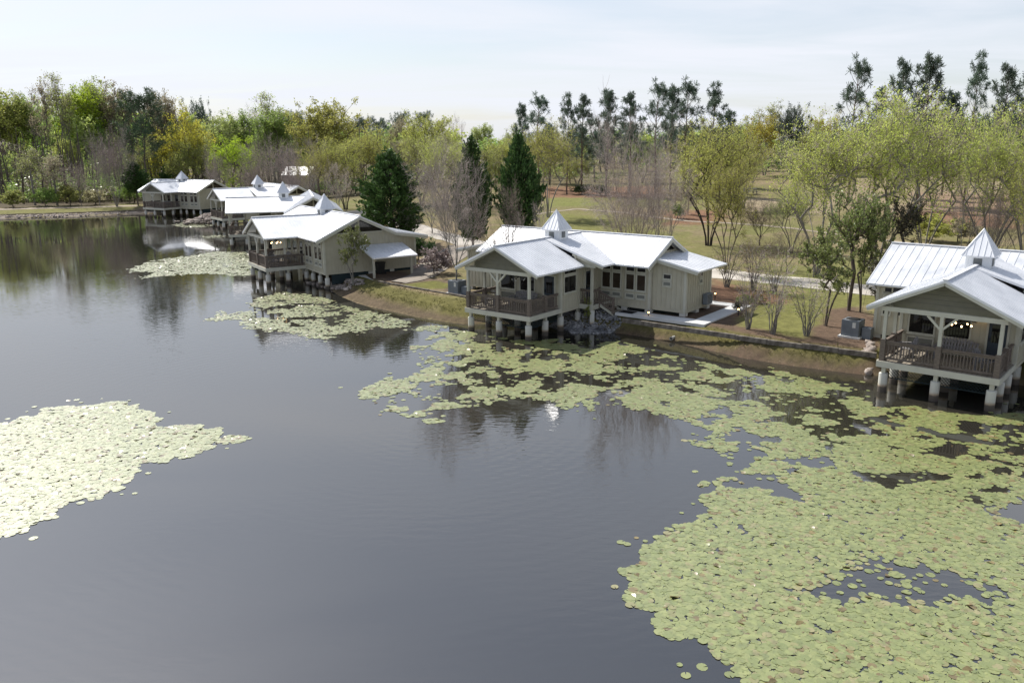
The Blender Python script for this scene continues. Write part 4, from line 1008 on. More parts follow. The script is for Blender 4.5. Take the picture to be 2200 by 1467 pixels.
def vase(key, seed, H, nst, tilt, nleaf, ls, r0=.11, trunk=0, kids=(8, 6, 4), twr=.008, lean=.0, up=.22, lspread=.12, low=0, k0=.22, topf=.5, hp=99.0):
    """straight ascending limbs fanning out of a low fork, dividing into fine shoots"""
    rng = np.random.default_rng(seed); E0, E1, A0, A1 = [], [], [], []; tw0, twd, twl = [], [], []
    def branch(p, d, L, r, lev):
        n = (7, 5, 3)[lev]; pts = [p]; dd = d
        for q in range(n):
            dd = unit(dd+rng.normal(size=3)*(.07, .10, .12)[lev]+np.array([0, 0, up])*(.25, .3, .3)[lev]); p2 = pts[-1]+dd*L/n
            ra, rb = r*(1-.82*q/n), r*(1-.82*(q+1)/n); E0.append(pts[-1]); E1.append(p2); A0.append(ra); A1.append(rb); pts.append(p2)
        k = int(kids[lev]*rng.uniform(.75, 1.25)+.5)
        for j in range(k):
            t = (k0 if lev == 0 else .12)+(1-k0 if lev == 0 else .88)*(j+rng.uniform(.2, 1))/k; i = min(n-1, int(t*n)); f = t*n-i; c = pts[i]+(pts[i+1]-pts[i])*min(1, f); ax = unit(pts[i+1]-pts[i])
            side = unit(np.cross(ax, rng.normal(size=3))); ang = rng.uniform(.38, .85); nd = unit(ax*np.cos(ang)+side*np.sin(ang))
            if lev < 2: branch(c, nd, L*rng.uniform(.34, .56)*(1.12-topf*t), r*(1-.8*t)*.55+.004, lev+1)
            else: tw0.append(c); twd.append(nd); twl.append(L*rng.uniform(.35, .8))
        tw0.append(pts[-1]); twd.append(dd); twl.append(L*rng.uniform(.2, .4))
    base = np.array([0., 0, -.25])
    if trunk:
        top = np.array([lean*H*.3, 0, trunk*H]); m_ = (base+top)/2+np.array([.1, .05, 0]); 
        for p, q, x0, x1 in ((base, m_, r0*1.5, r0*1.2), (m_, top, r0*1.2, r0)): E0.append(p); E1.append(q); A0.append(x0); A1.append(x1)
        base = top
    for i in range(nst):
        az = 2*np.pi*i/nst+rng.uniform(-.4, .4); ti = tilt*np.sqrt(rng.uniform(.05, 1)); d = np.array([np.sin(ti)*np.cos(az)+lean*.3, np.sin(ti)*np.sin(az), np.cos(ti)])
        off = np.array([np.cos(az), np.sin(az), 0])*(.04*H*.3 if not trunk else 0)*min(1, nst/4)
        branch(base+off, unit(d), (H-base[2])*rng.uniform(.8, 1.0)/max(.6, np.cos(ti)), r0*rng.uniform(.6, 1), 0)
    E0, E1 = np.array(E0), np.array(E1); A0, A1 = np.array(A0), np.array(A1); parts = []
    for sel, n in ((A0 > r0*.3, 7), (A0 <= r0*.3, 3)): parts.append(tubes(E0[sel], E1[sel], A0[sel], A1[sel], n))
    tv, tf = merge(parts); tw0, twd, twl = np.array(tw0), np.array(twd), np.array(twl)
    rep = 2; B = np.repeat(tw0, rep, 0); D = unit(np.repeat(twd, rep, 0)+rng.normal(size=B.shape)*.38+np.array([0, 0, .15])); L = np.repeat(twl, rep)*rng.uniform(.6, 1.2, len(B))
    (twv, twf), mid, end = twig_set(rng, B, D, L, np.full(len(B), twr), .3)
    wgt = np.where(B[:, 2] > low*H, 1.0, .07); k = rng.choice(len(B), nleaf, p=wgt/wgt.sum()); t = rng.uniform(.1, 1.1, nleaf)[:, None]; Cn = B[k]*(1-t)+end[k]*t+rng.normal(size=(nleaf, 3))*lspread
    finish(key, tv, tf, leaf_quads(Cn, ls*rng.uniform(.55, 1.35, nleaf), rng), H, H, (twv, twf))
for i, s in enumerate((3, 14, 27)):
    broad('leafy%d' % i, s, 10, 9, 7, 300, 14500, .115, zc=.66, rz=.36, lobes=20, trunk_h=.42, r0=.075, ntw=8, tl=.85, low=.32, spread=1.0, core=.22, sink=2.0, lr=.5, bend=.05, twr=.009)
vase('bare0', 6, 10, 11, .66, 300, .07, .085, 0, (11, 7, 4), .0095, up=.16, topf=.2, k0=.3)
vase('bare1', 15, 10, 5, .78, 500, .08, .12, .22, (11, 8, 5), .0095, up=.25, topf=.15)
vase('bare2', 33, 10, 3, .55, 900, .08, .10, .16, (11, 8, 5), .0075, up=.2)
broad('holly', 17, 6, 4.4, 2, 150, 3900, .13, zc=.6, rz=.38, lobes=15, trunk_h=.28, r0=.11, ntw=5, tl=.42, low=.2, core=.2)
broad('holly1', 37, 6, 4.2, 3, 120, 4200, .15, zc=.62, rz=.36, lobes=11, trunk_h=.3, r0=.07, ntw=5, tl=.42, low=.22, core=.25)
broad('shrub', 4, 1.6, 2.2, 5, 90, 3800, .10, zc=.5, rz=.5, lobes=14, trunk_h=.1, r0=.03, ntw=5, tl=.25, low=.05, core=.2, twr=.006)
def crape(key, seed, nleaf):
    rng = np.random.default_rng(seed); E0, E1, r0, r1, tb, td = [], [], [], [], [], []
    for i in range(15):
        a = rng.uniform(0, 6.28); sp = rng.uniform(.25, 1.15); h = rng.uniform(1.9, 3.0); p = np.array([.09*np.cos(a), .09*np.sin(a), -.15]); n = 7
        for q in range(1, n+1):
            t = q/n; c = np.array([np.cos(a)*(.09+sp*t**1.35), np.sin(a)*(.09+sp*t**1.35), h*t])+rng.normal(size=3)*.035
            E0.append(p); E1.append(c); r0.append(.026*(1-.75*(t-1/n))); r1.append(.026*(1-.75*t))
            if t > .4:
                for _ in range(5): tb.append(c); td.append(unit(np.array([np.cos(a), np.sin(a), .9])+rng.normal(size=3)*.7))
            p = c
    tb, td = np.array(tb), np.array(td)
    (tv, tf), mid, end = twig_set(rng, tb, td, rng.uniform(.2, .6, len(tb)), np.full(len(tb), .007))
    V, F = tubes(np.array(E0), np.array(E1), np.array(r0), np.array(r1), 5)
    k = rng.integers(len(end), size=nleaf); finish(key, V, F, leaf_quads(end[k]+rng.normal(size=(nleaf, 3))*.07, rng.uniform(.04, .09, nleaf), rng), 3.0, 2.6, (tv, tf))
crape('crape0', 2, 420); crape('crape1', 18, 900)
def pine(key, seed, H, W, z0, nbr, tuft=30, round_=False, blade=.5):
    rng = np.random.default_rng(seed); n = 16
    bx = np.cumsum(rng.normal(size=(n, 2))*.06*H/18, 0); ax = np.column_stack([bx, np.linspace(-.3, H*.97, n)])
    rr = np.linspace(.24, .03, n)*H/18; parts = [tubes(ax[:-1], ax[1:], rr[:-1], rr[1:], 8)]
    B0, B1, ra, rb_, tipc = [], [], [], [], []
    for i in range(nbr):
        t = z0+(1-z0)*((i+rng.uniform(.1, .9))/nbr)**.95; z = t*H; c = np.array([np.interp(z, ax[:, 2], ax[:, 0]), np.interp(z, ax[:, 2], ax[:, 1]), z])
        u = (t-z0)/(1-z0); prof = (math.sqrt(max(.03, 1-(2*u-.75)**2/1.75)) if round_ else (.22+.80*(1-u)**.85))
        L = W/2*prof*rng.uniform(.35, 1.3); a = i*2.399+rng.uniform(-.7, .7); up = rng.uniform(.2, .75)+.6*u
        d = unit(np.array([np.cos(a), np.sin(a), up])); m_ = c+d*L*.55-np.array([0, 0, .04*L]); e = c+d*L+np.array([0, 0, .12*L])
        for p, q, x0, x1 in ((c, m_, .05, .035), (m_, e, .035, .015)): B0.append(p); B1.append(q); ra.append(x0); rb_.append(x1)
        tipc.append(e)
        for _ in range(rng.integers(0, 3) if not round_ else rng.integers(3, 6)):
            s = c+(e-c)*rng.uniform(.45, .95); dd = unit(d+rng.normal(size=3)*.6+np.array([0, 0, .45])); f = s+dd*L*rng.uniform(.2, .5)
            B0.append(s); B1.append(f); ra.append(.025); rb_.append(.012); tipc.append(f)
    for k in range(3): tipc.append(ax[-1]+np.array([0, 0, .15-.4*k])+rng.normal(size=3)*.12)
    parts.append(tubes(np.array(B0), np.array(B1), np.array(ra)*H/18, np.array(rb_)*H/18, 4))
    tv, tf = merge(parts); tc_ = np.array(tipc); sz = np.repeat(rng.uniform(.65, 1.25, len(tc_)), tuft)
    Cc = np.repeat(tc_, tuft, 0); D = unit(rng.normal(size=Cc.shape)+np.array([0, 0, .35])); L = blade*rng.uniform(.6, 1.15, len(Cc))*sz
    S = unit(np.cross(D, rng.normal(size=D.shape))); w = blade*.05
    b0 = Cc+D*.04; e0 = b0+D*L[:, None]
    lv = np.stack([b0-S*w*.5, b0+S*w*.5, e0+S*w, e0-S*w], 1)
    finish(key, tv, tf, lv, H, W)
for i, (s, zz, nb) in enumerate(((4, .34, 46), (11, .28, 60), (25, .36, 38), (37, .24, 74))): pine('pine%d' % i, s, 18, 8.4, zz, nb, 40, blade=.74)
pine('roundpine', 7, 22, 11.5, .42, 70, 22, True, .85)
def cedar(key, seed, H, W, z0=.05, rnd_=1.1):
    rng = np.random.default_rng(seed); nb = 330; z = np.sort(rng.beta(1.05, 1.5, nb))*(.98-z0)+z0; a = np.arange(nb)*2.399+rng.normal(size=nb)*.35
    big = 1+.22*np.sin(a*2+seed)+.16*np.sin(a*5+z*9+seed)
    prof = np.where(z < z0+.15, .5+3.3*(z-z0), 1-np.clip((z-z0-.15)/(.87-z0), 0, 1)**rnd_)*big*rng.uniform(.72, 1.18, nb)
    L = np.maximum(.12, prof*W/2); B0 = np.column_stack([np.zeros((nb, 2)), z*H]); up = .18+.75*z
    D = unit(np.column_stack([np.cos(a), np.sin(a), up])); E = B0+D*L[:, None]
    per = np.maximum(10, (L*16).astype(int)); k = np.repeat(np.arange(nb), per); n = len(k); t = np.sqrt(rng.uniform(.12, 1.06, n))
    Cn = B0[k]+D[k]*(L[k]*t)[:, None]+rng.normal(size=(n, 3))*(.10+.10*(1-t[:, None]))*np.array([1, 1, .7])*H/9
    V_ = unit(D[k]+rng.normal(size=(n, 3))*.5+np.array([0, 0, .25])); S = unit(np.cross(V_, rng.normal(size=V_.shape))); Ls = rng.uniform(.18, .44, n)[:, None]*H/9; w = rng.uniform(.05, .11, n)[:, None]*H/9
    lv = np.stack([Cn-V_*Ls*.5, Cn-S*w, Cn+V_*Ls*.5, Cn+S*w], 1)
    ax = np.column_stack([np.zeros(10), np.zeros(10), np.linspace(-.2, H*.97, 10)]); r = np.linspace(.16, .012, 10)
    tv, tf = merge([tubes(ax[:-1], ax[1:], r[:-1], r[1:], 7), tubes(B0, E, np.full(nb, .03), np.full(nb, .008), 3)]); finish(key, tv, tf, lv, H, W)
cedar('cedar0', 3, 9, 6.4, .05, 1.9); cedar('cedar1', 8, 9, 5.0, .26, 1.25)

def tree(kind, px, top, where, w, lf, label, bark='bark', name='tree', group=None, cat='tree', rot=None):
    """where: ('b', py) = the trunk's foot is seen at (px, py); a number = it stands that far off"""
    if isinstance(where, tuple): p = hit(px, where[1]); x0, y0, z0 = p
    else: y0 = where; q = aty(px, 400, y0); x0 = q[0]; z0 = gz(x0, y0)
    z0 = max(z0, .1)
    t = aty(px, top, y0); Hh = max(.4, t[2]-z0); pr = PROTO[kind]
    depth = y0*math.cos(PITCH)-(z0+Hh/2-CAM_H)*math.sin(PITCH); Ww = w*depth/F_PX
    r = empty(name, (x0, y0, z0), rnd.uniform(0, 6.28) if rot is None else rot, label, cat, group)
    sz = Hh/pr['H']; sx = Ww/pr['W']
    for part in ('trunk', 'crown'):
        o = bpy.data.objects.new(part, pr[part]); C.objects.link(o); o.parent = r; o.scale = (sx, sx, sz)
        s = o.material_slots[0]; s.link = 'OBJECT'; s.material = MATS[bark if part == 'trunk' else lf]
        if part == 'crown' and pr['hast']:
            s = o.material_slots[1]; s.link = 'OBJECT'; s.material = MATS['lf_twig' if bark in ('bark_pink', 'bark_grey') else 'lf_twigbrown']
    return r
T = tree
# ---- trees standing among and behind the cabins
T('bare1', 982, 296, ('b', 632), 195, 'lf_olive', 'tall airy leafless tree between the carport cabin and the middle cabin', 'bark_grey', 'bare_tree')
T('bare2', 1083, 392, 57.5, 150, 'lf_tan', 'small leafless tree rising through the roof line left of the middle cabin cupola', 'bark_dark', 'bare_tree')
T('cedar0', 838, 332, 89, 185, 'lf_cedar', 'broad dark green cedar right behind the carport cabin', 'bark_dark', 'cedar')
T('cedar1', 1014, 308, 66, 100, 'lf_cedar', 'dark cedar behind the tall leafless tree, half veiled by its branches', 'bark_dark', 'cedar')
T('cedar1', 1115, 299, 67, 98, 'lf_cedar', 'pointed dark green cedar above the left roof of the middle cabin', 'bark_dark', 'cedar')
T('leafy0', 1178, 268, 113, 140, 'lf_yellow', 'round yellow green tree just right of the pointed cedar', 'bark_grey')
T('bare0', 1365, 258, 63, 262, 'lf_tan', 'big pinkish grey leafless tree behind the ridge of the middle cabin', 'bark_pink', 'bare_tree')
T('bare2', 1425, 330, 63, 150, 'lf_tan', 'smaller grey leafless tree leaning right out of the big pinkish one', 'bark_grey', 'bare_tree')
T('leafy1', 1522, 265, ('b', 528), 220, 'lf_yellow', 'wide yellow green tree on a thick forked trunk above the middle cabin right roof end', 'bark_dark')
T('leafy2', 1570, 345, 68, 130, 'lf_yellow', 'slim golden green tree in front of the wide forked one', 'bark')
T('bare1', 1632, 418, ('b', 528), 130, 'lf_olive', 'small dark limbed tree with few leaves on the footpath edge', 'bark_dark')
T('leafy1', 1700, 400, ('b', 545), 110, 'lf_pale', 'thin pale leaved tree right of the dark limbed one', 'bark_grey')
T('leafy0', 1770, 262, 66, 255, 'lf_yellow', 'tall spreading yellow green tree, left one of the pair before the right pines', 'bark_grey')
T('leafy2', 1900, 204, 67, 300, 'lf_yellow', 'tallest spreading yellow green tree, centre of the right half skyline', 'bark_grey')
T('leafy1', 2000, 250, 72, 190, 'lf_olive', 'olive green tree tucked behind the right edge of the tallest spreading one', 'bark_grey')
T('leafy1', 2140, 240, 65, 220, 'lf_yellow', 'bright yellow green tree above the cupola of the right-edge cabin', 'bark_grey')
T('leafy0', 2225, 320, 61, 190, 'lf_yellow', 'yellow green tree cut off by the right edge of the photo', 'bark_grey')
T('bare2', 2085, 350, 66, 120, 'lf_olive', 'half bare grey tree left of the cupola of the right-edge cabin', 'bark_grey', 'bare_tree')
T('bare1', 2160, 400, 62, 120, 'lf_tan', 'leaning grey bare tree right behind the right-edge cabin roof', 'bark_grey', 'bare_tree')
T('holly', 1822, 410, ('b', 668), 135, 'lf_holly', 'dark green evergreen tree on a stout trunk left of the right-edge cabin', 'bark', 'holly_tree')
T('holly1', 1850, 440, ('b', 672), 100, 'lf_holly', 'second evergreen trunk close beside the stout one by the right-edge cabin', 'bark', 'holly_tree')
T('holly1', 1888, 545, ('b', 690), 90, 'lf_magnolia', 'thin stemmed evergreen against the left wall of the right-edge cabin', 'bark', 'holly_tree')
T('holly', 1946, 428, 66, 92, 'lf_magnolia', 'dark bronze leaved magnolia behind the roof of the right-edge cabin', 'bark_dark', 'magnolia_tree')
T('holly1', 1772, 492, ('b', 702), 130, 'lf_holly', 'crooked many stemmed small tree with green tips on the lawn edge', 'bark', 'small_tree')
T('holly1', 760, 488, ('b', 612), 76, 'lf_holly', 'pale stemmed leafy bush tree against the gable wall of the carport cabin', 'bark_grey', 'small_tree')
T('crape0', 1607, 575, ('b', 708), 95, 'lf_olive', 'sparse many stemmed shrub nearest the concrete walk, left of three above the timber edge', 'bark_grey', 'crape_myrtle', 'bare crape myrtles', 'shrub')
T('crape0', 1660, 575, ('b', 718), 105, 'lf_olive', 'bare many stemmed shrub, middle of three above the timber edge', 'bark_grey', 'crape_myrtle', 'bare crape myrtles', 'shrub')
T('crape1', 1733, 590, ('b', 722), 105, 'lf_olive', 'bare many stemmed shrub, right one of three above the timber edge', 'bark_grey', 'crape_myrtle', 'bare crape myrtles', 'shrub')
T('crape1', 1562, 520, ('b', 618), 90, 'lf_olive', 'bare many stemmed shrub at the road edge beside the middle cabin annex', 'bark_grey', 'crape_myrtle', 'bare crape myrtles', 'shrub')
T('crape0', 1618, 520, ('b', 625), 90, 'lf_rust', 'bare many stemmed shrub at the road edge, centre of the mulch island', 'bark_grey', 'crape_myrtle', 'bare crape myrtles', 'shrub')
T('crape1', 1662, 530, ('b', 632), 90, 'lf_olive', 'bare many stemmed shrub at the right tip of the mulch island', 'bark_grey', 'crape_myrtle', 'bare crape myrtles', 'shrub')
for px, py, tp, w, lf, kd, lb in ((1690, 585, 488, 120, 'lf_rust', 'bare2', 'orange brown twiggy shrub beyond the road'), (1625, 580, 505, 100, 'lf_rust', 'bare2', 'olive twiggy shrub beyond the road, left of the orange one'), (1600, 655, 634, 40, 'lf_holly', 'shrub', 'little dark shrub on the mulch island'), (1587, 668, 648, 34, 'lf_magnolia', 'shrub', 'small dark bronze shrub beside the path lamp'),
      (1995, 520, 462, 120, 'lf_yellow', 'shrub', 'yellow green shrub mass behind the right-edge cabin roof'), (2060, 520, 470, 80, 'lf_tan', 'shrub', 'tan shrub beside the yellow green one behind the right-edge cabin'), (897, 560, 505, 75, 'lf_cedar', 'shrub', 'dark evergreen shrub at the rear corner of the carport cabin'), (935, 590, 535, 95, 'lf_twig', 'shrub', 'arching bare shrub behind the carport cabin'),
      (1625, 652, 632, 50, 'lf_rust', 'shrub', 'rusty low shrub under the bare stems of the mulch island'), (1250, 418, 398, 58, 'lf_cedar', 'shrub', 'dark rounded shrub at the straw bed, left one'), (1292, 420, 400, 46, 'lf_cedar', 'shrub', 'dark rounded shrub at the straw bed, right one'), (1455, 470, 440, 40, 'lf_holly', 'shrub', 'dark shrub among the slim trunks behind the middle cabin'),
      (1268, 660, 640, 30, 'lf_olive', 'shrub', 'small yellow green plant against the wall below the middle cabin windows')):
    if px == 1268: w_ = 52.6
    else: w_ = ('b', py)
    T(kd, px, tp, w_, w, lf, lb, 'bark', 'shrub', None, 'shrub')
for px, py, tp, w, lf, lb, kd in ((925, 480, 395, 130, 'lf_tan', 'tan twiggy bare tree between the carport cabin and the dark cedar', 'bare2'), (880, 500, 430, 110, 'lf_twig', 'grey brushy bare tree by the gravel track', 'bare1'), (955, 440, 292, 150, 'lf_yellow', 'yellow green tree above the tall leafless tree', 'leafy1'), (1055, 440, 318, 90, 'lf_olive', 'olive tree between the two pointed cedars', 'bush_tree2'), (1150, 500, 430, 80, 'lf_tan', 'thin bare tree in front of the pointed cedar', 'bare2')):
    T(kd, px, tp, {925: 98, 880: 90, 955: 125, 1055: 130, 1150: 62}[px], w, lf, lb, 'bark_grey')

# ---- tall pines behind the field
PN = 'tall pines on the skyline behind the field'
for i, (px, tp, Y, w, k, lb) in enumerate(((1122, 226, 160, 44, 3, 'shorter pine at the left end of the pine row'), (1158, 206, 152, 62, 0, 'thin topped pine second from the left end of the pine row'), (1218, 203, 146, 58, 2, 'slim pine with a bare gap below its tip, third in the pine row'), (1250, 206, 150, 66, 1, 'full pine beside the slim one with the bare gap'), (1302, 197, 142, 72, 3, 'dense dark pine right above the straw bed'),
     (1352, 201, 146, 72, 1, 'broad pine behind the big pinkish bare tree'), (1408, 178, 140, 62, 0, 'tall pine with a lone tuft on top, left of the twin pines'), (1440, 189, 144, 66, 3, 'left pine of the twin pines'), (1470, 175, 141, 68, 0, 'right pine of the twin pines, tallest of the middle row'), (1527, 181, 138, 76, 2, 'open branched pine at the right end of the middle row'), (1560, 240, 150, 60, 3, 'low dark pine right of the open branched one'),
     (1825, 129, 122, 72, 0, 'pine tip standing alone above the left spreading tree'), (1915, 131, 124, 78, 1, 'pine left of the densest one at right'), (1974, 124, 120, 92, 3, 'densest and broadest pine of the right group'), (2075, 117, 118, 72, 2, 'open slim pine, tallest of the right group'), (2134, 142, 122, 84, 1, 'full pine between the open slim one and the right edge'), (2182, 157, 126, 72, 0, 'pine nearest the right edge of the photo'), (2215, 190, 130, 70, 3, 'pine half cut by the right edge of the photo'), (1878, 190, 132, 60, 1, 'pine almost buried behind the tallest spreading tree'), (2025, 200, 130, 70, 3, 'pine filling the gap between the densest and the open slim one'))):
    T('pine%d' % k, px, tp, Y, w*1.2, 'lf_pine', lb, 'bark_pine', 'pine_tree', PN, 'pine')
for px, tp, Y, w, lf, kd, lb in ((1640, 250, 175, 110, 'lf_gold', 'bush_tree0', 'golden yellow tree at the far edge of the field'), (1698, 229, 165, 75, 'lf_pine', 'oak', 'dark round oak right of the golden tree'), (1640, 222, 200, 70, 'lf_pale', 'slender0', 'pale thin crown showing above the golden tree'), (1600, 255, 190, 70, 'lf_green', 'bush_tree1', 'mid green tree left of the golden tree'), (1760, 250, 170, 90, 'lf_gold', 'bush_tree2', 'yellowish tree between the dark oak and the spreading trees'), (1740, 285, 160, 70, 'lf_olive', 'forest1', 'shaded olive tree below the dark oak'), (1480, 275, 160, 110, 'lf_yellow', 'bush_tree0', 'yellow green tree under the twin pines'), (1380, 300, 165, 90, 'lf_green', 'bush_tree2', 'green tree behind the big pinkish bare tree'),
     (1600, 300, 120, 120, 'lf_yellow', 'leafy0', 'yellow green tree at the near edge of the field, under the golden one'), (1240, 330, 160, 90, 'lf_olive', 'bush_tree1', 'olive tree under the third pine'), (1080, 300, 165, 100, 'lf_yellow', 'bush_tree0', 'yellow green tree left of the pine row'), (1100, 268, 180, 50, 'lf_pale', 'slender1', 'pale thin tree at the left foot of the pine row')):
    T(kd, px, tp, Y, w, lf, lb, 'bark_grey')
# bare trunks standing in the field
for px, py, tp, w, lb in ((1990, 440, 225, 40, 'straight dark pine trunk in the field at right'), (2040, 457, 240, 40, 'leaning dark trunk at the straw bed in the right field'), (1942, 425, 230, 50, 'thickest pine trunk behind the bronze magnolia')):
    T('pine2', px, tp, ('b', py), w, 'lf_pine', lb, 'bark_dark', 'pine_tree', None, 'pine')
for i, (px, py, tp) in enumerate(((1450, 468, 395), (1462, 460, 390), (1478, 463, 400), (1495, 458, 392))):
    T('slender%d' % (i % 2), px, tp, ('b', py), 30, 'lf_tan', 'slim bare trunk in the small grove on straw behind the middle cabin', 'bark_pink', 'tree', 'slim trunks of the small grove on straw')

# ---- the woods beyond the left bank, front row to back
WD = ((8, 186, 168, 120, 'lf_yellow', 'forest0', 'yellow green tree at the very left edge of the photo'), (48, 205, 172, 84, 'lf_olive', 'forest1', 'olive tree second from the left edge'), (84, 214, 176, 60, 'lf_green', 'forest2', 'dark green narrow crown left of the two thin tall trees'), (112, 168, 170, 62, 'lf_tan', 'slender0', 'left of the two thin tall trees with bare tops'), (150, 163, 168, 66, 'lf_pale', 'slender1', 'right of the two thin tall trees with bare tops'), (192, 194, 175, 130, 'lf_lime', 'forest1', 'bright lime green tree standing out of the left woods'), (236, 178, 180, 110, 'lf_pale', 'forest2', 'pale green tree behind the lime green one'), (278, 188, 178, 90, 'lf_tan', 'forest0', 'tan budding tree left of the round dark pine'),
     (316, 196, 156, 125, 'lf_pinedark', 'roundpine', 'round dark pine crown above the farthest cabin'), (372, 205, 185, 80, 'lf_tan', 'forest2', 'tan pale crown behind the golden tree at left'), (402, 238, 164, 140, 'lf_gold', 'bush_tree1', 'big golden tree right of the round dark pine'), (436, 219, 205, 66, 'lf_pine', 'oak', 'dark crown peeping over the golden tree'), (482, 248, 190, 90, 'lf_pale', 'forest0', 'pale green crown right of the dark peeping crown'), (523, 245, 195, 70, 'lf_green', 'forest1', 'fresh green crown above the bright yellow green small tree'), (548, 235, 200, 60, 'lf_twig', 'bare1', 'grey leafless crown on the skyline left of the sparse tall one'), (592, 203, 200, 86, 'lf_pale', 'slender1', 'sparse tall pale crown rising over the skyline'), (600, 240, 190, 110, 'lf_green', 'forest2', 'mid green tree under the sparse tall crown'), (650, 240, 225, 60, 'lf_pine', 'roundpine', 'small dark pine crown between the sparse crown and the big oak'),
     (718, 222, 178, 175, 'lf_yellow', 'oak', 'big rounded olive oak on the skyline left of centre'), (782, 252, 240, 70, 'lf_pine', 'roundpine', 'dark far pine just right of the big oak'), (822, 256, 240, 60, 'lf_pine', 'roundpine', 'dark far pine, second right of the big oak'), (868, 242, 235, 56, 'lf_pine', 'roundpine', 'dark far pine above the tan crown'), (912, 241, 235, 56, 'lf_pine', 'roundpine', 'dark far pine above the yellow rounded tree'), (868, 258, 200, 60, 'lf_tan', 'forest0', 'tan crown on the skyline left of the yellow rounded tree'), (926, 250, 175, 130, 'lf_yellow', 'bush_tree2', 'yellow rounded tree on the skyline near the centre'), (985, 248, 230, 44, 'lf_twig', 'bare2', 'thin leafless crown alone on the skyline near the centre'), (1036, 270, 220, 60, 'lf_pale', 'forest1', 'pale far crown left of the pine row'),
     (30, 300, 158, 70, 'lf_twigbrown', 'slender0', 'brownish bare trunk tree low at the left edge'), (70, 320, 156, 66, 'lf_olive', 'slender1', 'thin bare tree by the bank path, below the olive crown'), (118, 330, 155, 70, 'lf_tan', 'slender0', 'thin bare tree by the bank path, below the thin tall pair'), (150, 300, 160, 60, 'lf_yellow', 'forest0', 'small yellowish tree under the right thin tall tree'), (170, 345, 154, 60, 'lf_twigbrown', 'bare1', 'brown bare tree below the lime green one'), (210, 350, 153, 80, 'lf_twigbrown', 'bare2', 'brown bare tree left of the fork trunked one at the bank'), (246, 270, 152, 120, 'lf_twigbrown', 'bare0', 'fork trunked bare tree standing on the bank left of the farthest cabin'), (292, 352, 154, 60, 'lf_cedar', 'cedar1', 'dark evergreen left of the farthest cabin roof'), (372, 345, 162, 80, 'lf_cedar', 'cedar0', 'dark evergreen behind the cupola of the farthest cabin'), (340, 300, 166, 90, 'lf_olive', 'bush_tree0', 'olive tree behind the farthest cabin'),
     (422, 300, 160, 110, 'lf_olive', 'bush_tree2', 'olive gold tree between the farthest cabin and the bright small tree'), (512, 296, 152, 110, 'lf_lime', 'bush_tree0', 'bright yellow green small tree above the cabin cupolas'), (470, 315, 150, 80, 'lf_twigbrown', 'bare1', 'brown bare tree left of the bright small tree'), (560, 300, 140, 120, 'lf_twigbrown', 'bare2', 'brown bare tree right of the bright small tree'), (615, 296, 138, 120, 'lf_tan', 'bare1', 'grey tan bare tree above the low pale roof'), (668, 292, 136, 110, 'lf_olive', 'bare2', 'olive budding bare tree above the low pale roof, right one'), (690, 318, 128, 110, 'lf_yellow', 'leafy1', 'thin yellow green tree right of the low pale roof'), (740, 300, 132, 140, 'lf_yellow', 'leafy2', 'yellow green tree left of the broad cedar'), (800, 282, 138, 150, 'lf_yellow', 'leafy0', 'yellow green tree behind the top of the broad cedar'), (862, 296, 140, 110, 'lf_tan', 'bare2', 'tan bare tree right behind the broad cedar'), (905, 300, 132, 110, 'lf_olive', 'leafy2', 'olive green tree between the broad cedar and the tall leafless tree'), (640, 330, 122, 100, 'lf_twigbrown', 'bare0', 'low brown bare tree just behind the cabin cupolas'), (545, 345, 142, 90, 'lf_twigbrown', 'bare1', 'low bare tree over the second farthest cabin'), (720, 345, 112, 100, 'lf_twigbrown', 'bare2', 'brown bare tree left of the broad cedar foot'))
for px, tp, Y, w, lf, kd, lb in WD:
    if px < 300 and Y >= 158: Y = Y*1.27
    nm = 'cedar' if 'cedar' in kd else 'pine_tree' if 'pine' in kd else 'bare_tree' if 'bare' in kd else 'tree'
    T(kd, px, tp, Y, w, lf, lb, 'bark_grey' if 'slender' in kd or 'bare' in kd else 'bark', nm)
for px, py, tp, w, lf, lb in ((100, 447, 405, 60, 'lf_green', 'green shrub at the wood edge above the bank path'), (150, 445, 400, 60, 'lf_olive', 'olive shrub at the wood edge, near the lime green tree'), (205, 444, 410, 60, 'lf_tan', 'tan shrub at the wood edge left of the fork trunked tree'), (30, 449, 410, 70, 'lf_olive', 'olive shrub at the wood edge by the left edge of the photo'), (278, 440, 395, 50, 'lf_green', 'green shrub between the fork trunked tree and the farthest cabin')):
    T('shrub', px, tp, ('b', py-3), w, lf, lb, 'bark', 'shrub', None, 'shrub')

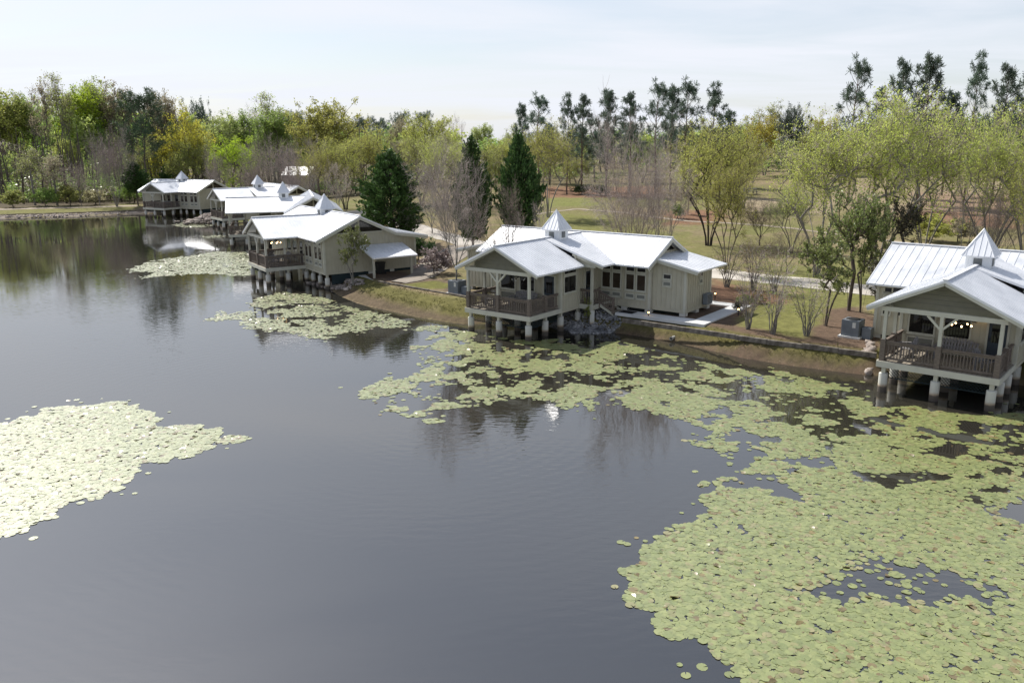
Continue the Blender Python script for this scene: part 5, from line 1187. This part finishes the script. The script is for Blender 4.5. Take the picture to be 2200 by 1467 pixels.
# ---- the mass of woods behind: one far-off body of foliage and trunks
sky_x = [-400, 0, 100, 250, 330, 450, 600, 700, 800, 900, 1000, 1100, 1250, 1400, 1550, 1650, 1750, 1850, 1950, 2100, 2200, 2700]
sky_y = [200, 205, 215, 212, 228, 255, 258, 258, 266, 266, 278, 288, 280, 276, 272, 268, 262, 252, 246, 244, 240, 240]
rg = np.random.default_rng(77); byM = {}
TR = []
for i in range(560):
    px = rg.uniform(-330, 2560) if i < 330 else rg.uniform(-250, 700) if i < 430 else rg.uniform(-1100, -300); Y = rg.uniform(186, 275) if px > 330 else rg.uniform(212, 285)
    if 1000 < px < 2560: Y = rg.uniform(196, 265)
    top = np.interp(px, sky_x, sky_y)+rg.uniform(0, 38)+(rg.uniform(10, 70) if 330 <= i < 430 else 0)
    x0 = aty(px, 400, Y)[0]; z0 = gz(x0, Y); Hh = aty(px, top, Y)[2]-z0
    if Hh < 3: continue
    kd = rg.choice(['forest0', 'forest1', 'forest2', 'bush_tree0', 'bush_tree1', 'oak']); L = PROTO[kd]['leaves']; Lp = L[rg.permutation(len(L))[:620]]
    c = Lp.mean(1, keepdims=True); Lp = c+(Lp-c)*3.0
    W_ = rg.uniform(6.5, 10); a = rg.uniform(0, 6.28); M_ = np.array([[np.cos(a), -np.sin(a), 0], [np.sin(a), np.cos(a), 0], [0, 0, 1]])
    V_ = (Lp@M_.T)*np.array([W_/PROTO[kd]['W'], W_/PROTO[kd]['W'], Hh/PROTO[kd]['H']])+np.array([x0, Y, z0])
    mt = rg.choice(['lf_olive', 'lf_green', 'lf_pine', 'lf_tan', 'lf_yellow', 'lf_pale'], p=[.29, .24, .07, .12, .16, .12]) if Y < 240 or px < 330 else rg.choice(['lf_pine', 'lf_green', 'lf_olive'], p=[.5, .25, .25])
    byM.setdefault(mt, []).append(V_.reshape(-1, 3)); TR.append((x0, Y, z0, Hh))
for i in range(60):
    px = rg.uniform(1090, 2300); Y = rg.uniform(165, 215); top = np.interp(px, [1090, 1200, 1560, 1600, 1780, 1850, 2300], [285, 262, 262, 285, 285, 250, 245])+rg.uniform(0, 30)
    x0 = aty(px, 400, Y)[0]; z0 = gz(x0, Y); Hh = aty(px, top, Y)[2]-z0; P_ = PROTO['pine%d' % rg.integers(4)]; L = P_['leaves']; Lp = L[rg.permutation(len(L))[:1500]]; c = Lp.mean(1, keepdims=True); Lp = c+(Lp-c)*np.array([2.2, 2.2, 1.8])
    s_ = Hh/P_['H']; V_ = Lp*np.array([s_, s_, s_])+np.array([x0, Y, z0]); byM.setdefault('lf_pine', []).append(V_.reshape(-1, 3)); TR.append((x0, Y, z0, Hh))
# low undergrowth along the foot of the woods
for i in range(420):
    px = rg.uniform(-330, 2560) if i < 140 else rg.uniform(-200, 320); Y = rg.uniform(164, 182) if i < 260 else rg.uniform(185, 235) if px < 330 else rg.uniform(190, 205); x0 = aty(px, 400, Y)[0]; z0 = gz(x0, Y)
    L = PROTO['bush_tree%d' % rg.integers(3)]['leaves']; Lp = L[rg.permutation(len(L))[:260]]; c = Lp.mean(1, keepdims=True); Lp = c+(Lp-c)*3.2
    V_ = Lp*np.array([.8, .8, rg.uniform(.3, .65) if i < 260 else rg.uniform(.6, 1.3)])+np.array([x0, Y, z0-.6]); byM.setdefault(rg.choice(['lf_olive', 'lf_green', 'lf_twigbrown', 'lf_holly']), []).append(V_.reshape(-1, 3))
# thin trunks crowding the wood edge
for i in range(260):
    px = rg.uniform(-330, 330) if i < 190 else rg.uniform(330, 900); Y = rg.uniform(160, 192); x0 = aty(px, 400, Y)[0]; TR.append((x0, Y, gz(x0, Y), rg.uniform(8, 19)))
mats = sorted(byM); VV, mi = [], []
for i, k in enumerate(mats):
    v = np.concatenate(byM[k]); VV.append(v); mi.append(np.full(len(v)//4, i))
nq = sum(len(v) for v in VV)//4
TR = np.array(TR); p0 = TR[:, :3]-[0, 0, .5]; p1 = TR[:, :3]+np.column_stack([rg.normal(size=(len(TR), 2))*.7, TR[:, 3]*.8]); tv, tf = tubes(p0, p1, rg.uniform(.09, .24, len(TR)), np.full(len(TR), .05), 5)
V = np.concatenate(VV+[tv]); F = np.concatenate([np.arange(nq*4).reshape(-1, 4), tf+nq*4]); mi = np.concatenate(mi+[np.full(len(tf), len(mats))])
tag(link_mesh('forest', np_mesh('forest', V, F, mats=mats+['bark'], mi=mi)), 'far off mixed spring woods closing the view behind the pond and the field', 'woods', kind='stuff')
# ------------------------------------------------------------------ lily pads
for nm, c1, c2 in (('pad', (.16, .19, .052), (.23, .25, .08)), ('pad_old', (.19, .185, .06), (.26, .235, .10)), ('pad_brown', (.12, .085, .025), (.20, .15, .04))):
    m, nt, b = nodes_of(nm)
    g = node(nt, 'ShaderNodeNewGeometry'); oi = node(nt, 'ShaderNodeObjectInfo')
    ad = node(nt, 'ShaderNodeMath', operation='ADD'); link(nt, g.outputs['Random Per Island'], ad.inputs[0]); link(nt, oi.outputs['Random'], ad.inputs[1])
    fr = node(nt, 'ShaderNodeMath', operation='FRACT'); link(nt, ad.outputs[0], fr.inputs[0])
    r = ramp(nt, [(0, c1), (1, c2)]); link(nt, fr.outputs[0], r.inputs['Fac'])
    tc = node(nt, 'ShaderNodeTexCoord'); n_ = node(nt, 'ShaderNodeTexNoise'); n_.inputs['Scale'].default_value = 5; link(nt, tc.outputs['Object'], n_.inputs['Vector'])
    r2 = ramp(nt, [(.3, (.75, .75, .75)), (.7, (1.15, 1.15, 1.15))]); link(nt, n_.outputs['Fac'], r2.inputs['Fac'])
    mx = node(nt, 'ShaderNodeMix', data_type='RGBA', blend_type='MULTIPLY'); mx.inputs[0].default_value = 1
    link(nt, r.outputs['Color'], mx.inputs[6]); link(nt, r2.outputs['Color'], mx.inputs[7]); link(nt, mx.outputs[2], b.inputs['Base Color'])
    b.inputs['Roughness'].default_value = .46; b.inputs['Specular IOR Level'].default_value = 1.0
    b.inputs['Coat Weight'].default_value = .65; b.inputs['Coat Roughness'].default_value = .38; b.inputs['Coat IOR'].default_value = 1.6
    MATS[nm] = m
rp_ = np.random.default_rng(5)
def pad_shape(rng, curl=0):
    n = 11; a0 = rng.uniform(0, 6.28); th = np.linspace(.16, 2*np.pi-.16, n)+a0
    r = 1+rng.normal(size=n)*.035
    x_, y_ = r*np.cos(th), r*np.sin(th); z_ = .03*rng.normal(size=n)*.4
    if curl: z_ = z_+curl*np.clip(np.cos(th-a0-rng.uniform(1.5, 5)), .45, 1)-curl*.45; x_ = x_*(1-.25*(z_ > .1)); y_ = y_*(1-.25*(z_ > .1))
    V = np.vstack([[.08*np.cos(a0), .08*np.sin(a0), 0], np.column_stack([x_, y_, z_])])
    return V, np.array([[0, i, i+1] for i in range(1, n)])
PADS = [pad_shape(rp_) for _ in range(8)]+[pad_shape(rp_, .55) for _ in range(3)]
Z0 = lambda px: [tuple(atz(a, b_, 0)[:2]) for a, b_ in px]
BIG = Z0([(728, 852), (770, 832), (900, 790), (870, 745), (960, 705), (1010, 712), (1140, 730), (1290, 728), (1420, 752), (1560, 785), (1700, 800), (1880, 835), (1885, 860), (2010, 880), (2150, 890), (2260, 850), (2420, 900), (2420, 1560), (1500, 1560), (1494, 1460), (1480, 1395), (1380, 1335), (1318, 1285), (1312, 1255), (1345, 1190), (1400, 1150), (1500, 1110), (1512, 1030), (1560, 990), (1500, 960), (1430, 955), (1440, 900), (1330, 880), (1230, 900), (1180, 880), (1000, 880), (960, 915), (910, 918), (850, 885)])
REG = [('big', BIG), ('left', Z0([(-160, 960), (0, 905), (90, 876), (260, 858), (345, 880), (382, 912), (430, 912), (528, 940), (500, 952), (440, 966), (372, 990), (300, 1005), (302, 1050), (222, 1072), (150, 1092), (62, 1152), (5, 1172), (-160, 1235)])),
       ('carport', Z0([(540, 642), (600, 628), (690, 640), (760, 660), (840, 685), (960, 702), (965, 722), (905, 712), (830, 705), (765, 712), (705, 733), (640, 718), (545, 712), (520, 690), (440, 688), (480, 668), (540, 668)])),
       ('side', Z0([(278, 577), (330, 560), (470, 541), (532, 543), (536, 592), (430, 588), (312, 597), (330, 585), (282, 585)])), ('far', Z0([(372, 483), (400, 477), (455, 484), (440, 489), (395, 489)])), ('far2', Z0([(432, 508), (480, 505), (486, 511), (445, 512)]))]
HOLES = [(Z0([(1760, 1240), (1860, 1195), (1960, 1205), (2060, 1225), (2150, 1270), (2140, 1300), (2050, 1300), (1960, 1320), (1880, 1290), (1800, 1300), (1720, 1270)]), .45, .07),
         (Z0([(1020, 885), (1090, 850), (1200, 860), (1215, 900), (1120, 930), (1000, 920)]), .5, .0), (Z0([(1440, 900), (1490, 905), (1560, 930), (1520, 950), (1440, 945)]), .4, .05)]
cand = []
for nm, poly in REG:
    P = np.array(poly); lo, hi = P.min(0)-.3, P.max(0)+.3; area = (hi-lo).prod()
    dens = {'big': 135, 'left': 135, 'carport': 52, 'side': 46, 'far': 24, 'far2': 18}[nm]
    q = rp_.uniform(lo-.8, hi+.8, (int((hi-lo+1.6).prod()*dens), 2)); d = sdist(q, poly)+(fbm(q[:, 0], q[:, 1], 1.6)-.5)*1.5+(vnoise(q[:, 0]+5, q[:, 1], .45)-.5)*.7-(.3 if nm in ('big', 'left') else 0)
    # rosettes: pads gather round each plant and leave dark water between
    cl = fbm(q[:, 0]+3, q[:, 1]*1.0, 1.25); yy = q[:, 1]
    if nm == 'big':
        cover = np.interp(yy, [14, 22, 26, 29, 33, 40, 48, 55], [1.0, .99, .88, .66, .52, .49, .66, .72])
        sparse = sm(34, 44, yy)*sm(6, -2, q[:, 0]); cover = cover-.05*sparse
    elif nm == 'left': cover = np.full(len(q), .985)
    else: cover = np.full(len(q), .76 if nm == 'carport' else .93)
    thr = np.interp(cover, [0, .5, .7, .9, 1], [.9, .50, .43, .33, .1])
    ok = ((d > 0) | ((d > -.9) & (rp_.random(len(q)) < .006))) & ((cl > thr) | (rp_.random(len(q)) < .015))
    for hp, soft, left_ in HOLES:
        h = sm(-soft, soft, sdist(q, hp)+(fbm(q[:, 0]+9, q[:, 1], 1.1)-.5)*1.0); ok &= rp_.random(len(q)) > h*(1-left_)
    gd = ground(q)[1]; ok &= gd < -.25
    q = q[ok]; cand.append(np.column_stack([q, np.full(len(q), 1.0)]))
cand = np.concatenate(cand)
# keep pads from piling up on each other
cell = .17; seen = {}; keepi = []
rad = rp_.uniform(.075, .142, len(cand))*np.where(rp_.random(len(cand)) < .12, .65, 1)
for i in rp_.permutation(len(cand)):
    cx, cy = int(cand[i, 0]//cell), int(cand[i, 1]//cell); bad = False
    for a in (-1, 0, 1):
        for b_ in (-1, 0, 1):
            for j in seen.get((cx+a, cy+b_), ()):
                if (cand[i, 0]-cand[j, 0])**2+(cand[i, 1]-cand[j, 1])**2 < (.29*(rad[i]+rad[j]))**2: bad = True; break
            if bad: break
        if bad: break
    if not bad: seen.setdefault((cx, cy), []).append(i); keepi.append(i)
cand = cand[keepi]; rad = rad[keepi]
# pixel position, to know which pads show largest
dx, dy = cand[:, 0], cand[:, 1]; fw = dy*math.cos(PITCH)+CAM_H*math.sin(PITCH); up = dy*math.sin(PITCH)-CAM_H*math.cos(PITCH)
PX, PY = 1100+F_PX*dx/fw, 733.5-F_PX*up/fw
inv = (PX > 0) & (PX < 2200) & (PY < 1470); size = np.where(inv, rad/fw, 0)
order = np.argsort(-size); solo = order[:300]; rest = order[300:]
pick = rp_.random(len(cand)); kind = np.where(pick < .86, 0, np.where(pick < .965, 1, 2))
shp = rp_.integers(0, 8, len(cand)); curl = rp_.random(len(cand)) < np.where(cand[:, 0] < -8, .04, .018); shp = np.where(curl, 8+rp_.integers(0, 3, len(cand)), shp); kind = np.where(curl & (rp_.random(len(cand)) < .85), 2, kind)
tilt = rp_.normal(size=(len(cand), 2))*np.where(curl, .12, .014)[:, None]; rot = rp_.uniform(0, 6.28, len(cand)); zz = .006+rp_.uniform(0, .014, len(cand))
PM = ['pad', 'pad_old', 'pad_brown']
VV, FF, MI, o_ = [], [], [], 0
for i in rest:
    V, Fc = PADS[shp[i]]; c, s = math.cos(rot[i]), math.sin(rot[i]); r = rad[i]
    x_ = (V[:, 0]*c-V[:, 1]*s)*r; y_ = (V[:, 0]*s+V[:, 1]*c)*r
    VV.append(np.column_stack([x_+cand[i, 0], y_+cand[i, 1], V[:, 2]*r+x_*tilt[i, 0]+y_*tilt[i, 1]+zz[i]])); FF.append(Fc+o_); o_ += len(V); MI.append(np.full(len(Fc), kind[i]))
tag(link_mesh('lily_pads', np_mesh('lily_pads', np.concatenate(VV), np.zeros((0, 4), int), np.concatenate(FF), mats=PM, mi=np.concatenate(MI))), 'mats of round pale green lily pads spread over the pond', 'lily pads', kind='stuff')
pm_ = {}
PL = {0: ('flat pale green lily pad in the dense mat at the lower right edge', 'green lily pads nearest the camera'), 1: ('yellowed lily pad in the dense mat at the lower right edge', 'yellowed lily pads nearest the camera'), 2: ('brown withered lily pad in the dense mat at the lower right edge', 'brown lily pads nearest the camera')}
for i in solo:
    key = (int(shp[i]), int(kind[i]))
    if key not in pm_: pm_[key] = np_mesh('lily_pad', PADS[key[0]][0], np.zeros((0, 4), int), PADS[key[0]][1], mats=(PM[key[1]],))
    o = link_mesh('lily_pad', pm_[key]); o.location = (cand[i, 0], cand[i, 1], zz[i]); o.scale = (rad[i],)*3; o.rotation_euler = (tilt[i, 1], -tilt[i, 0], rot[i])
    tag(o, PL[int(kind[i])][0], 'lily pad', PL[int(kind[i])][1])
print('pads', len(cand))

# ------------------------------------------------------------------ grass tufts along the banks and lawn edges
gr = np.random.default_rng(21); q = gr.uniform((-18, 34), (32, 76), (90000, 2)); gzv, gdv = ground(q)
wb = np.interp(q[:, 0], [-14, -3, 2, 6], [2.6, 2.8, 2.2, 1.3]); tb = gdv/wb
ledge = np.exp(-((tb-.53)/.09)**2); top_ = (tb > .55) & (tb < 1.25); nz_ = fbm(q[:, 0], q[:, 1], 1.4)
ok = (gdv > .12) & (gr.random(len(q)) < ledge*.98+top_*.5*(nz_ > .40)+(tb > 1.25)*(gdv < 5)*.05*(nz_ > .5))
for k in POSE:
    x0, y0, a = POSE[k]; a = R(a); du = (q[:, 0]-x0)*math.cos(a)+(q[:, 1]-y0)*math.sin(a); dv_ = (q[:, 0]-x0)*math.sin(a)-(q[:, 1]-y0)*math.cos(a)
    ok &= ~((np.abs(du) < 11.2) & (dv_ < .3) & (dv_ > -8)) & ~((np.abs(du) < 5.4) & (dv_ > -1) & (dv_ < 6))
q = q[ok]; gzv = gzv[ok]; n_ = len(q); bl = 4
C0_ = np.repeat(np.column_stack([q, gzv-.02]), bl, 0)+np.column_stack([gr.normal(size=(n_*bl, 2))*.05, np.zeros(n_*bl)])
D_ = unit(gr.normal(size=(n_*bl, 3))*np.array([.6, .6, .2])+np.array([0, 0, .9])); L_ = gr.uniform(.05, .17, n_*bl)[:, None]; S_ = unit(np.cross(D_, gr.normal(size=D_.shape)))*.012
GQ = np.stack([C0_-S_, C0_+S_, C0_+D_*L_+S_*.3, C0_+D_*L_-S_*.3], 1).reshape(-1, 3)
leaf_mat('lf_grass', (.14, .13, .042), (.06, .056, .02), trans=.25)
tag(link_mesh('grass', np_mesh('grass', GQ, np.arange(len(GQ)).reshape(-1, 4), mats=('lf_grass',))), 'short mossy grass tufts along the pond banks', 'grass', kind='stuff')
# ------------------------------------------------------------------ sky, sun, camera
SUN_AZ, SUN_EL = R(-44), R(49.5)
w = bpy.data.worlds.new('World'); bpy.context.scene.world = w; w.use_nodes = True
nt = w.node_tree; bg = nt.nodes['Background']; bg.inputs['Strength'].default_value = .1
sk = node(nt, 'ShaderNodeTexSky', sky_type='NISHITA'); sk.sun_disc = False; sk.sun_elevation = SUN_EL; sk.sun_rotation = SUN_AZ
sk.air_density = 1.0; sk.dust_density = 1.2; sk.ozone_density = 1.0; sk.altitude = 100
tc = node(nt, 'ShaderNodeTexCoord'); sp_ = node(nt, 'ShaderNodeSeparateXYZ'); link(nt, tc.outputs['Generated'], sp_.inputs[0])
zc_ = node(nt, 'ShaderNodeMath', operation='MAXIMUM'); zc_.inputs[1].default_value = .02; link(nt, sp_.outputs['Z'], zc_.inputs[0])
za_ = node(nt, 'ShaderNodeMath', operation='ADD'); za_.inputs[1].default_value = .12; link(nt, zc_.outputs[0], za_.inputs[0])
dv = node(nt, 'ShaderNodeVectorMath', operation='DIVIDE'); cb_ = node(nt, 'ShaderNodeCombineXYZ')
for i in range(3): link(nt, za_.outputs[0], cb_.inputs[i])
link(nt, tc.outputs['Generated'], dv.inputs[0]); link(nt, cb_.outputs[0], dv.inputs[1])
mp = node(nt, 'ShaderNodeMapping'); mp.inputs['Scale'].default_value = (.55, 1.5, 0); mp.inputs['Rotation'].default_value = (0, 0, R(8)); mp.inputs['Location'].default_value = (1.3, .4, 0); link(nt, dv.outputs[0], mp.inputs['Vector'])
nz = node(nt, 'ShaderNodeTexNoise'); nz.inputs['Scale'].default_value = .8; nz.inputs['Detail'].default_value = 8; nz.inputs['Roughness'].default_value = .55; nz.inputs['Distortion'].default_value = .6; link(nt, mp.outputs[0], nz.inputs['Vector'])
rp = ramp(nt, [(.34, (.50, .50, .50)), (.62, (.98, .98, .98))]); link(nt, nz.outputs['Fac'], rp.inputs['Fac'])
el_ = ramp(nt, [(.05, (1, 1, 1)), (.30, (.97, .97, .97)), (.52, (.42, .42, .42)), (.8, (.2, .2, .2))]); link(nt, sp_.outputs['Z'], el_.inputs['Fac'])
mf = node(nt, 'ShaderNodeMath', operation='MULTIPLY'); link(nt, rp.outputs['Color'], mf.inputs[0]); link(nt, el_.outputs['Color'], mf.inputs[1])
mx = node(nt, 'ShaderNodeMix', data_type='RGBA'); link(nt, mf.outputs[0], mx.inputs[0]); link(nt, sk.outputs[0], mx.inputs[6])
# the thin cloud is brighter round the sun
dt = node(nt, 'ShaderNodeVectorMath', operation='DOT_PRODUCT'); link(nt, tc.outputs['Generated'], dt.inputs[0]); dt.inputs[1].default_value = (math.sin(SUN_AZ)*math.cos(SUN_EL), math.cos(SUN_AZ)*math.cos(SUN_EL), math.sin(SUN_EL))
dm = node(nt, 'ShaderNodeMath', operation='MAXIMUM'); dm.inputs[1].default_value = 0; link(nt, dt.outputs['Value'], dm.inputs[0])
dp = node(nt, 'ShaderNodeMath', operation='POWER'); dp.inputs[1].default_value = 14; link(nt, dm.outputs[0], dp.inputs[0])
da = node(nt, 'ShaderNodeMath', operation='MULTIPLY_ADD'); da.inputs[1].default_value = 3.6; da.inputs[2].default_value = 1.02; link(nt, dp.outputs[0], da.inputs[0])
vs = node(nt, 'ShaderNodeVectorMath', operation='SCALE'); vs.inputs[0].default_value = (6.75, 7.0, 7.6); link(nt, da.outputs[0], vs.inputs['Scale']); link(nt, vs.outputs[0], mx.inputs[7])
link(nt, mx.outputs[2], bg.inputs['Color'])
L = bpy.data.lights.new('Sun', 'SUN'); L.energy = 5.0; L.angle = R(.53); L.color = (1, .955, .88)
so = bpy.data.objects.new('sun', L); C.objects.link(so)
sd_ = Vector((math.sin(SUN_AZ)*math.cos(SUN_EL), math.cos(SUN_AZ)*math.cos(SUN_EL), math.sin(SUN_EL)))
so.rotation_euler = sd_.to_track_quat('Z', 'Y').to_euler(); so.location = (-40, 40, 80)
cam = bpy.data.cameras.new('Camera'); co = bpy.data.objects.new('camera', cam); C.objects.link(co)
cam.sensor_width = 36; cam.sensor_fit = 'HORIZONTAL'; cam.lens = F_PX/2200*36; cam.clip_end = 6000; cam.clip_start = .3
co.matrix_world = Matrix.Translation((0, 0, CAM_H)) @ Matrix.Rotation(math.pi/2-PITCH, 4, 'X') @ Matrix.Rotation(ROLL, 4, 'Z')
sc = bpy.context.scene; sc.camera = co
sc.view_settings.view_transform = 'Standard'; sc.view_settings.look = 'None'; sc.view_settings.exposure = .36; sc.view_settings.gamma = 1
sc.cycles.max_bounces = 6; sc.cycles.transparent_max_bounces = 4; sc.cycles.use_denoising = True
for o in bpy.data.objects:
    if o.get('label') and not o.parent and not (4 <= len(o['label'].replace('-', ' - ').split()) - 2*o['label'].count('-') + o['label'].count('-') <= 16): print('LABEL', len(o['label'].split()), o['label'])
